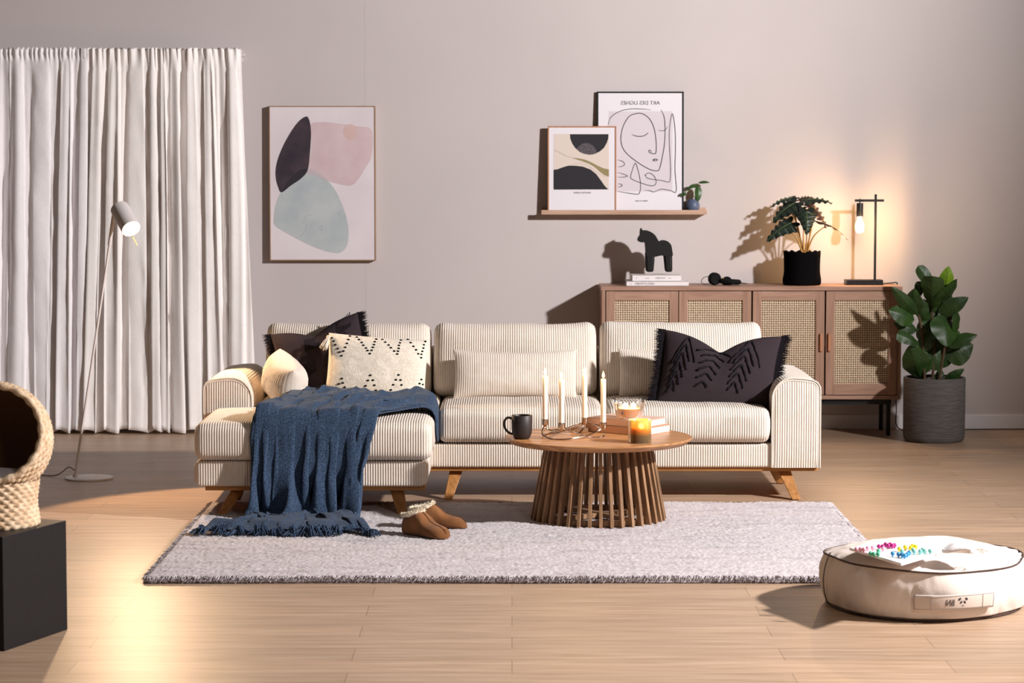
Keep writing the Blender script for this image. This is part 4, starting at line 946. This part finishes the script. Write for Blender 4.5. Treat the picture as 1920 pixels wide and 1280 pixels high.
# small wooden framed print, in front
t, w_, h = framed('framed_poster', 'small wooden framed poster with black hill and half disc on the ledge', (1027, 1156, 236, 392), 14.238, 14.262, 'pine', 'postw', .008, .016, z0=Z1)
cx = t.location.x
def loc2(x, y): q = at(*c3p(x, y), 14.245); return (q.x-cx, q.z-Z1)
def lq(pts): return [loc2(*p) for p in pts]
a, b = loc2(180, 972), loc2(672, 478); flatpoly(t, 'printed_ground', [(a[0], a[1]), (b[0], a[1]), (b[0], b[1]), (a[0], b[1])], 'artbe', .0024, False)
flatpoly(t, 'printed_half_disc', lq([(326, 480), (330, 520), (345, 560), (370, 600), (405, 632), (450, 655), (498, 663), (545, 655), (590, 635), (630, 600), (655, 555), (667, 515), (669, 480)]), 'inkb', .0018, False)
flatpoly(t, 'printed_dome', lq([(385, 612), (400, 590), (430, 567), (465, 557), (500, 563), (535, 585), (556, 615), (566, 648), (530, 660), (498, 663), (450, 655), (410, 636)]), 'artgr', .0014, False)
flatpoly(t, 'printed_hill', lq([(180, 796), (215, 792), (260, 775), (310, 760), (370, 760), (440, 768), (510, 795), (560, 835), (600, 890), (635, 940), (660, 966), (672, 971), (180, 973)]), 'inkb', .0018, False)
flatpoly(t, 'printed_wave', lq([(340, 690), (400, 694), (460, 706), (520, 732), (575, 762), (625, 784), (672, 793), (672, 858), (630, 842), (590, 812), (550, 775), (500, 745), (440, 722), (390, 706)]), 'artol', .0016, False)
mb = MB(); ribbon(mb, lq([(182, 617), (230, 640), (290, 672), (350, 690)]), .0016, .0015); ribbon(mb, lq([(300, 765), (350, 748), (410, 740), (470, 752), (540, 800), (600, 842), (660, 862)]), .0008, .0015); mb.build('printed_line', 'artol', t, smooth=False)
mb = MB(); q = loc2(435, 1001); text_mesh(mb, 'PAINTED FORMS', .0135, Matrix.Translation((q[0], .0018, q[1])) @ MX); mb.build('lettering', 'ink', t, smooth=False)
# abstract canvas
t, w_, h = framed('framed_canvas', 'large abstract canvas with pink, dark and grey green shapes in a thin wooden frame', (506, 703.5, 198.5, 488.5), 14.272, 14.276, 'framew', 'artbg', .006, .042)
cx, z0c = t.location.x, t.location.z
def loc3(x, y): q = at(480+x/4, 180+y/4, 14.272); return (q.x-cx, q.z-z0c)
def la(pts): return [loc3(*p) for p in pts]
W_ = w_
bx = MB(); bx.box(-w_/2+.006, w_/2-.006, .005, .04, .006, h-.006); bx.build('canvas_edge', 'inkb', t, smooth=False)
pk = [(412, 212), (480, 196), (560, 198), (660, 212), (770, 228), (868, 256), (868, 440), (820, 540), (770, 620), (735, 660), (690, 672), (600, 655), (530, 632), (480, 590), (420, 560), (395, 545), (412, 430), (414, 320)]
flatpoly(t, 'painted_pink_shape', la(pk), 'artp', .0026)
flatpoly(t, 'painted_peach_disc', [(loc3(705, 268)[0]+.041*math.cos(a), loc3(705, 268)[1]+.046*math.sin(a)) for a in [2*PI*i/32 for i in range(32)]], 'artp2', .0022, False)
gr = [(372, 560), (400, 548), (450, 565), (520, 615), (590, 700), (640, 800), (675, 900), (694, 1000), (690, 1090), (670, 1145), (630, 1175), (580, 1174), (500, 1155), (400, 1115), (300, 1065), (200, 1010), (140, 965), (136, 900), (150, 810), (190, 722), (280, 650), (340, 600)]
flatpoly(t, 'painted_grey_green_shape', la(gr), 'artg', .0020)
flatpoly(t, 'painted_overlap', la([(382, 575), (395, 547), (450, 565), (500, 597), (530, 632), (480, 612), (430, 592)]), 'artg2', .0016)
dk = [(375, 153), (395, 170), (408, 220), (412, 300), (405, 420), (395, 520), (378, 575), (330, 625), (260, 672), (192, 722), (165, 680), (148, 610), (150, 530), (175, 440), (220, 340), (280, 240), (330, 180)]
flatpoly(t, 'painted_dark_shape', la(dk), 'artk', .0014)
flatpoly(t, 'painted_dark_overlap', la([(378, 575), (388, 540), (330, 552), (270, 600), (230, 655), (192, 722), (260, 672), (330, 625)]), 'artk2', .0010, False)
mb = MB(); ribbon(mb, la([(340, 965), (360, 930), (385, 895), (430, 895)]), .0008, .0016); ribbon(mb, la([(470, 990), (480, 975), (498, 985), (490, 1002), (472, 1000)]), .001, .0016); ribbon(mb, la([(603, 885), (615, 865), (640, 860), (625, 885), (605, 890)]), .0009, .0016); ribbon(mb, la([(290, 1060), (340, 1045), (372, 1000), (375, 960)]), .0008, .0016); mb.build('painted_marks', 'artgr', t, smooth=False)
# little blue pot on the ledge
q = at(1299, 392, 14.27); t = thing('potted_plant', 'small trailing plant in a round blue pot at the right end of the ledge', 'plant', (q.x, 14.272, SZ+.0005))
MB().lathe([(.001, 0), (.024, 0), (.030, .004), (.039, .022), (.041, .040), (.036, .060), (.026, .074), (.022, .077), (.019, .074), (.018, .060)], (0, 0, 0), 36).build('pot', 'bluepot', t)
MB().lathe([(.001, .066), (.019, .066)], (0, 0, 0), 24).build('soil', 'soil', t)
O = t.location
def c5(x, y, d=0): return at(1270+x/6.093, 330+y/6.093, 14.262+d)-O
for a, b, w_, nn in (((240, 75), (372, 75), .028, (0, -.6, .8)), ((228, 95), (110, 150), .030, (-.3, -.7, .6)), ((240, 110), (235, 295), .044, (.1, -1, .1)), ((130, 140), (100, 165), .02, (0, -.8, .5)), ((95, 185), (60, 235), .02, (-.3, -.8, .2)), ((60, 200), (28, 225), .018, (0, -.8, .5)), ((225, 225), (218, 290), .024, (0, -1, .2))):
    mb = MB(); leafm(mb, c5(*a), c5(*b, -.012), w_, nn, 'oval', .1, .2, 0, 3, 12, .0005, side_v=False); mb.build('leaf', ['leafs', 'vein'], t, ang=180)
for a, b, c_ in (((205, 250), (205, 150), (235, 80)), ((195, 250), (140, 150), (60, 215)), ((200, 240), (215, 130), (240, 112))):
    MB().tube(smooth_pts([c5(*a, .01), c5(*b, .005), c5(*c_)], 6), .0014, 6).build('stalk', 'leafs', t)

# ------------------------------------------------------------------ floor lamp
def floor_lamp():
    bx_, by_ = -2.121, 12.04; t = thing('floor_lamp', 'slender white floor lamp leaning over the sofa arm with a lit spot head', 'lamp', (bx_, by_, 0)); O = t.location
    MB().lathe([(.001, 0), (.119, 0), (.12, .003), (.119, .008), (.116, .009), (.001, .010)], (bx_, by_, 0), 64).build('base', 'lampw', t, off=O)
    f = Vector((-2.195, 12.06, .009)); m1 = at(206, 455, 12.0); top = at(213.5, 400, 11.98)
    MB().tube([f, f+Vector((0, 0, .012))], .011, 14).build('foot_collar', 'lampw', t, off=O)
    MB().tube([f, m1], .0062, 12).build('pole', 'lampw', t, off=O); MB().tube([m1-(m1-f).normalized()*.01, top], .0095, 12).build('joint_arm', 'lampw', t, off=O)
    ax = Vector((.453, -.655, -.604)).normalized(); c1 = at(246, 429, 11.85); c0 = c1-ax*.165
    z = ax; x = z.cross(Vector((0, 0, 1))).normalized(); y = z.cross(x); rot = Matrix((x, y, z)).transposed().to_4x4(); M4 = Matrix.Translation(c0) @ rot
    def L(prof, n=40):
        mb = MB(); mb.lathe(prof, (0, 0, 0), n); mb.v = [tuple(M4 @ Vector(v)) for v in mb.v]; return mb
    L([(.001, 0), (.040, 0), (.046, .004), (.047, .012), (.047, .165), (.0455, .165), (.0455, .02), (.001, .015)]).build('shade', 'lampw', t, off=O)
    L([(.001, .05), (.015, .06), (.028, .09), (.040, .130), (.0435, .150), (.038, .168), (.024, .178), (.001, .181)]).build('bulb', 'bulb', t, off=O)
    MB().tube([M4 @ Vector((-.02, .047, .13)), M4 @ Vector((-.02, .050, .235))], .0028, 8).build('handle', 'brass', t, off=O)
    l = bpy.data.lights.new('lamp_light', 'SPOT'); l.energy = 110; l.color = (1, .66, .38); l.spot_size = R(84); l.spot_blend = .16; l.shadow_soft_size = .035
    lo_ = bpy.data.objects.new('lamp_light', l); C.objects.link(lo_); lo_.location = c1+ax*.03-O; lo_.rotation_euler = ax.to_track_quat('-Z', 'Y').to_euler(); lo_.parent = t
    MB().tube(smooth_pts([f+Vector((-.005, .01, .03)), (-2.235, 12.10, .05), (-2.30, 12.11, .008), (-2.42, 12.16, .005), (-2.6, 12.18, .005), (-2.9, 12.10, .005), (-3.3, 12.3, .005)], 8), .003, 8).build('cable', 'cordw', t, off=O)
floor_lamp()

# ------------------------------------------------------------------ slippers
def slipper(label, loc, rz, sc=1.0):
    t = thing('slipper', label, 'slipper', loc, (0, 0, rz)); NT = 40; P = []
    def sec(x):      # heel 0 -> toe 1 : width, height, lift of the top
        wd = np.interp(x, [0, .03, .10, .25, .45, .65, .82, .93, .98, 1], [.02, .055, .078, .088, .086, .098, .098, .078, .05, .012])
        ht = np.interp(x, [0, .03, .10, .25, .40, .50, .60, .72, .85, .95, 1], [.03, .072, .082, .088, .104, .090, .066, .054, .048, .036, .014])
        return wd, ht
    for i in range(NT+1):
        x = i/NT; wd, ht = sec(x); row = []
        for j in range(28):
            a = 2*PI*j/28; c_, s_ = math.cos(a), math.sin(a); ee = .72
            yy = wd/2*math.copysign(abs(c_)**ee, c_); zz = ht/2+ht/2*math.copysign(abs(s_)**(ee if s_ < 0 else .95), s_)
            row.append((x*.245-.12, yy*(1+(0.06 if s_ < 0 else -.0)), max(.002, zz)))
        P.append(row)
    P = np.array(P)
    for _ in range(2): P[1:-1] = (P[:-2]+2*P[1:-1]+P[2:])/4
    mb = MB(); mb.grid(P, closev=True, cap=True); mb.build('upper', 'suede', t, ang=180)
    # fleece collar around the opening, heel low, instep high
    c = []; zz = lambda u: np.interp(u, [0, .10, .25, .40], [.076, .084, .092, .106])
    for k in range(26):
        a = 2*PI*k/26; u = .205+.185*math.cos(a); c.append(Vector((u*.245-.12, .034*math.sin(a), float(zz(u))-.002)))
    m_ = MB(); m_.tube(c, [.0095*rng.uniform(.8, 1.2) for _ in c], 9, closed=True)
    for k in range(700):
        a = rng.uniform(0, 2*PI); u = .205+.185*math.cos(a); b = Vector((u*.245-.12, .034*math.sin(a), float(zz(u)))); d = Vector((math.cos(a)*.8+rng.uniform(-.5, .5), math.sin(a)+rng.uniform(-.5, .5), rng.uniform(-.2, 1.1))).normalized(); e = b+d*rng.uniform(.010, .019); s_ = d.orthogonal().normalized()*.0022
        m_.add([b+s_, b-s_, b+d.cross(s_), e], [(0, 1, 3), (1, 2, 3), (2, 0, 3)])
    for k in range(3): m_.ball((-.085+.022*k, 0, .074+.003*k), (.022, .028, .012), 10)
    m_.build('fleece_collar', 'fleece', t)
    m_ = MB(); pts = []
    for u in np.linspace(.42, .985, 16): pts.append((u*.245-.12, 0, float(sec(u)[1])+.001))
    m_.tube(pts, .0018, 6); m_.build('toe_seam', 'seam', t)
    m_ = MB(); pts = []
    for u in np.linspace(.40, .92, 14): wd, ht = sec(u); pts.append((u*.245-.12, -wd/2*.80-.001, ht*.25+.07*max(0, .55-u)*1.2))
    m_.tube(pts, .0012, 6); m_.build('side_seam', 'seam', t)
slipper('tan suede slipper nearer the camera, toe turned to the front', (-.362, 9.985, .028), R(-42))
slipper('tan suede slipper behind the other, lying side on', (-.315, 10.22, .028), R(-8))

# ------------------------------------------------------------------ floor cushion with tag, toy board and bag
PX, PY, PR = 1.472, 8.585, .372
def poufr(a, z):
    zz = z/.19; r = PR*(1-.06*(2*zz-1)**2+.0)+.010*np.sin(3*a+1)+.006*np.sin(7*a)*zz
    return r-.012*(zz < .05)
def pouf():
    t = thing('floor_cushion', 'round natural canvas floor cushion with brown piping and a carry tag', 'pouf', (PX, PY, 0)); O = t.location
    n = 260; zs = np.concatenate([np.linspace(0, .19, 46)]); a = np.linspace(0, 2*PI, n, endpoint=False)
    rows = [[(PX+.001*math.cos(q), PY+.001*math.sin(q), .002) for q in a]]
    A = a[None, :]; Zg = zs[:, None]
    tagd = 1-.85*np.exp(-((A-(1.5*PI+.27))/.30)**4); wr = .010*vnoise(A*9/PI*2, Zg*14+A*3, 3)+.012*np.clip(vnoise(A*4, Zg*6-A*2.2, 5)+.15, 0, 1)*-1+.004*vnoise(A*26, Zg*30, 6)
    pin = np.minimum(1, np.minimum(Zg, .19-Zg)/.02+.25)*tagd
    rr = poufr(A, Zg)+wr*pin
    S_ = np.stack([PX+rr*np.cos(A), PY+rr*np.sin(A), Zg*.90+.0*A+.004+.006*np.sin(2*A+.5)*(Zg/.19)], -1)
    mb = MB(); mb.grid(np.concatenate([np.array(rows), S_]), closev=True); mb.build('side', 'canvas', t, off=O, ang=180)
    rt = poufr(a, .19); T = []
    for k in range(60):
        f = 1-k/59; ff = f; z = .175+.056*(1-f**2.2)+.006*np.sin(2*a+.5)*f; edge = np.clip((1-f)*8, 0, 1)*np.clip(f*2.5, 0, 1)
        z = z+edge*(.013*vnoise(np.cos(a)*f*3+5, np.sin(a)*f*3, 8)+.006*vnoise(np.cos(a)*f*9+5, np.sin(a)*f*9, 9))+.004*np.sin(a*34)*math.exp(-((1-f)/.05)**2)*(1 if k else 0)
        rk = rt*f*(1+.015*math.sin(PI*min(1, (1-f)*6))*(f > .8)); rk = np.maximum(rk, .0005)
        T.append(np.stack([PX+rk*np.cos(a), PY+rk*np.sin(a), z], -1))
    mb = MB(); mb.grid(np.array(T), closev=True); mb.build('top', 'canvas', t, off=O, ang=180)
    MB().tube([(PX+(r_+.001)*math.cos(q), PY+(r_+.001)*math.sin(q), .1770+.006*math.sin(2*q+.5)) for r_, q in zip(rt[::2], a[::2])], .0035, 6, closed=True).build('piping', 'piping', t, off=O)
    rb = poufr(a, .0); MB().tube([(PX+(r_+.008)*math.cos(q), PY+(r_+.008)*math.sin(q), .006) for r_, q in zip(rb[::2], a[::2])], .0035, 6, closed=True).build('piping', 'piping', t, off=O)
    q = PI*1.04; MB().tube([(PX+(poufr(q, z)+.004)*math.cos(q), PY+(poufr(q, z)+.004)*math.sin(q), z+.004) for z in np.linspace(0, .19, 16)], .002, 6).build('side_seam', 'piping', t, off=O)
    def S(px, z, off): # point on the front side
        x = at(px, 1128, 8.23).x-PX; th_ = math.asin(max(-.99, min(.99, x/PR))); q = -PI/2+th_; rr = float(poufr(q, z))+off; return Vector((PX+rr*math.cos(q), PY+rr*math.sin(q), z))
    def zt(py): return at(1790, py, 8.22).z
    z0, z1 = zt(1142), zt(1113)
    mb = MB(); mb.grid([[S(px, z0+(z1-z0)*j/6, .0125) for j in range(7)] for px in np.linspace(1713, 1867, 30)]); tg = mb.build('carry_tag', 'canvast', t, off=O); s = tg.modifiers.new('s', 'SOLIDIFY'); s.thickness = .002; s.offset = 0
    mb = MB()
    for x0, x1 in ((1713.5, 1713.5), (1743, 1743), (1843, 1843), (1866, 1866)): mb.tube([S(x0, z0+.003+(z1-z0-.006)*j/6, .0145) for j in range(7)], .0006, 4)
    for z in (z0+.003, z1-.003): mb.tube([S(px, z, .0145) for px in np.linspace(1713, 1867, 30)], .0005, 4)
    mb.build('tag_stitching', 'ink', tg, off=O)
    # printed mark: mirrored word and a panda face
    m_ = MB(); text_mesh(m_, 'BiNi', .030, Matrix.Scale(-1, 4, (1, 0, 0))); xs = [v[0] for v in m_.v]; cxx = (min(xs)+max(xs))/2; ys = [v[1] for v in m_.v]; cyy = (min(ys)+max(ys))/2
    pxm = 533; m_.v = [tuple(S(1777.5+(v[0]-cxx)*pxm*.62, (z0+z1)/2+(v[1]-cyy)*1.05, .0138+v[2])) for v in m_.v]
    def el(cx_, cy_, rx, ry, rot=0):
        V = [(cx_+rx*math.cos(q)*math.cos(rot)-ry*math.sin(q)*math.sin(rot), cy_+rx*math.cos(q)*math.sin(rot)+ry*math.sin(q)*math.cos(rot)) for q in [2*PI*k/16 for k in range(16)]]
        m_.add([S(1802+x*pxm, (z0+z1)/2+y, .0142) for x, y in V], [tuple(range(16))])
    el(-.0125, .0115, .0058, .0040, .8); el(.0125, .0115, .0058, .0040, -.8); el(-.0065, .0005, .0058, .0032, 1.0); el(.0065, .0005, .0058, .0032, -1.0); el(0, -.0115, .0035, .0012, .6); el(0, -.0115, .0035, .0012, -.6)
    m_.build('printed_logo', 'inkb', tg, off=O, smooth=False)
pouf()
def toy():
    zt = .233; t = thing('toy_board', 'white peg board of coloured bead pegs lying on the floor cushion', 'toy', (0, 0, 0))
    zf = lambda px, py: None
    def onz(px, py, z=zt):
        d = ray(px, py); k = (z-H)/d.z; return Vector((0, 0, H))+d*k
    cor = [onz(1592, 1026), onz(1690, 1056), onz(1757, 1036), onz(1664, 1013)]
    c_ = sum(cor, Vector())/4; t.location = c_; mb = MB()
    lo = [p-Vector((0, 0, .010)) for p in cor]; mb.hexa([lo[0], lo[1], lo[2], lo[3]]+cor); mb.build('board', 'toyw', t, off=c_, smooth=False, bevel=.004, seg=3)
    mb = MB()
    for a, b in ((cor[0]+(cor[3]-cor[0])*.5, cor[1]+(cor[2]-cor[1])*.5),): mb.tube([a*.85+b*.15, b*.8+a*.2], .0012, 5)
    mb.build('groove_line', 'coverw', t, off=c_)
    def c7(x, y): return (1580+x/6.4, 1000+y/6.4)
    G = {'pink': [(165, 195), (215, 195), (255, 200), (300, 185), (360, 182), (485, 192)], 'magenta': [(435, 165), (480, 165), (515, 140), (545, 155), (570, 140), (595, 155), (622, 150)], 'green': [(335, 250), (375, 255), (425, 255), (430, 220)], 'yellow': [(680, 195), (750, 175), (815, 180), (840, 160), (875, 170)], 'blue': [(600, 250), (670, 260), (715, 265), (745, 275), (775, 260), (800, 240)], 'teal': [(712, 222), (845, 205), (860, 228), (930, 225), (960, 205), (985, 220), (1050, 220)]}
    for g, L in G.items():
        first = None
        for i, (x, y) in enumerate(L):
            p = onz(*c7(x, y+26), zt)
            pos = Vector((p.x, p.y, zt+.0005))
            if first is None:
                r = thing('bead_peg', g+' wooden bead peg standing on the white toy board', 'peg', pos, group=g+' bead pegs on the toy board')
                MB().lathe([(.001, 0), (.0035, 0), (.0035, .005)], (0, 0, 0), 10).build('pin', 'peg_'+g, r); MB().ball((0, 0, .0105), .0078, 14).build('bead', 'peg_'+g, r); first = r
            else:
                r = first.copy(); C.objects.link(r); r.location = pos
                for ch in list(first.children): c2 = ch.copy(); C.objects.link(c2); c2.parent = r
    # cloth bag
    b0 = onz(1810, 1036, .238); t = thing('cloth_pouch', 'white cloth pouch with a drawstring lying on the floor cushion', 'pouch', b0)
    P = []
    for i in range(30):
        u = i/29; wdt = .010+.024*math.sin(PI*min(1, u*1.0))**.7*(1 if u < .8 else (1-(u-.8)*2)); hh = .006+.015*math.sin(PI*u)**1.2; x = -.080+.115*u; row = []
        for j in range(24):
            a = 2*PI*j/24; k = 1+.12*math.sin(5*a+u*9); row.append((x, wdt*k*math.cos(a)+.01*math.sin(u*4), max(0, hh*.8+hh*k*math.sin(a))))
        P.append(row)
    mb = MB(); mb.grid(P, closev=True, cap=True); mb.build('pouch', 'linenw', t, ang=180)
    MB().tube(smooth_pts([(.03, 0, .012), (.045, -.012, .012), (.058, -.015, .003), (.075, -.006, .003), (.078, .010, .004), (.062, .018, .006), (.048, .008, .012), (.060, -.005, .012), (.070, .004, .006)], 8), .0026, 7).build('drawstring', 'wool', t)
toy()

# ------------------------------------------------------------------ black plinth and pet basket
def plinth():
    A = Vector((-1.646, 7.743, 0)); d = Vector((.138, .368, 0)).normalized(); e = Vector((-d.y, d.x, 0)); s = .393; h = .374
    c = [A, A+d*s, A+d*s+e*s, A+e*s]; cc = sum(c, Vector())/4
    mb = MB(); mb.hexa([c[0], c[1], c[2], c[3]]+[p+Vector((0, 0, h)) for p in c]); o = mb.build('plinth', 'boxb', off=cc, smooth=False, bevel=.002)
    tag(o, 'black wood grain cube plinth at the left edge of the picture', 'plinth')
    bx_, by_ = -1.728, 8.02; t = thing('pet_basket', 'round woven wicker pet basket with a dark inside standing on the black plinth', 'pet bed', (bx_, by_, h)); O = t.location
    def wv(r, z, a, nz, na): return .0035*np.abs(np.sin(nz*z))*np.sign(np.sin(na*a+PI*np.floor(nz*z/PI)))
    a = np.linspace(0, 2*PI, 220, endpoint=False)[None, :]; z = np.linspace(0, .15, 60)[:, None]
    rr = .140+.004*np.cos(z*40)+.0035*np.sin(26*a+PI*np.floor(z/.014))+.003*np.abs(np.sin(PI*z/.014)); P = np.stack([rr*np.cos(a), rr*np.sin(a), z+0*a], -1)
    mb = MB(); mb.grid(P, closev=True); mb.build('foot', 'wicker', t, ang=180)
    c0 = Vector((0, 0, .285)); rad = .190; ax = Vector((.10, -.93, .33)).normalized(); rot = ax.to_track_quat('Z', 'Y').to_matrix().to_4x4(); M4 = Matrix.Translation(c0) @ rot; phi0 = math.asin(.168/rad)
    def sph(r, tex):
        ph = np.linspace(phi0, PI-.01, 120)[:, None]; aa = np.linspace(0, 2*PI, 260, endpoint=False)[None, :]; rr = r+tex*(.004*np.sin(34*aa+PI*np.floor(ph*rad/.014))+.003*np.abs(np.sin(PI*ph*rad/.014)))
        Q = np.stack([rr*np.sin(ph)*np.cos(aa), rr*np.sin(ph)*np.sin(aa), rr*np.cos(ph)+0*aa], -1); m4 = np.array(M4); return Q @ m4[:3, :3].T+m4[:3, 3]
    mb = MB(); mb.grid(sph(rad, 1), closev=True); mb.build('shell', 'wicker', t, ang=180)
    mb = MB(); mb.grid(sph(rad-.014, 0), closev=True); mb.build('lining', 'wickin', t, ang=180)
    rz_ = rad*math.cos(phi0); rp = []
    for k in range(90):
        q = 2*PI*k/90; rp.append(M4 @ Vector(((.163)*math.cos(q), .163*math.sin(q), rz_+.002)))
    MB().tube(rp, [.011+.0025*math.sin(k*1.4) for k in range(90)], 10, closed=True).build('rim', 'wicker', t)
    cu = thing('pet_cushion', 'white plush cushion lying inside the wicker pet basket', 'cushion', (bx_, by_, h+.285-.155))
    P = []
    for i in range(16):
        f = PI*i/15-PI/2; P.append([((.128*math.cos(f)**.5)*math.cos(q), (.128*math.cos(f)**.5)*math.sin(q)-.01, .028+.026*math.sin(f)) for q in [2*PI*k/48 for k in range(48)]])
    MB().grid(P, closev=True).build('cover', 'plush', cu, ang=180)
plinth()
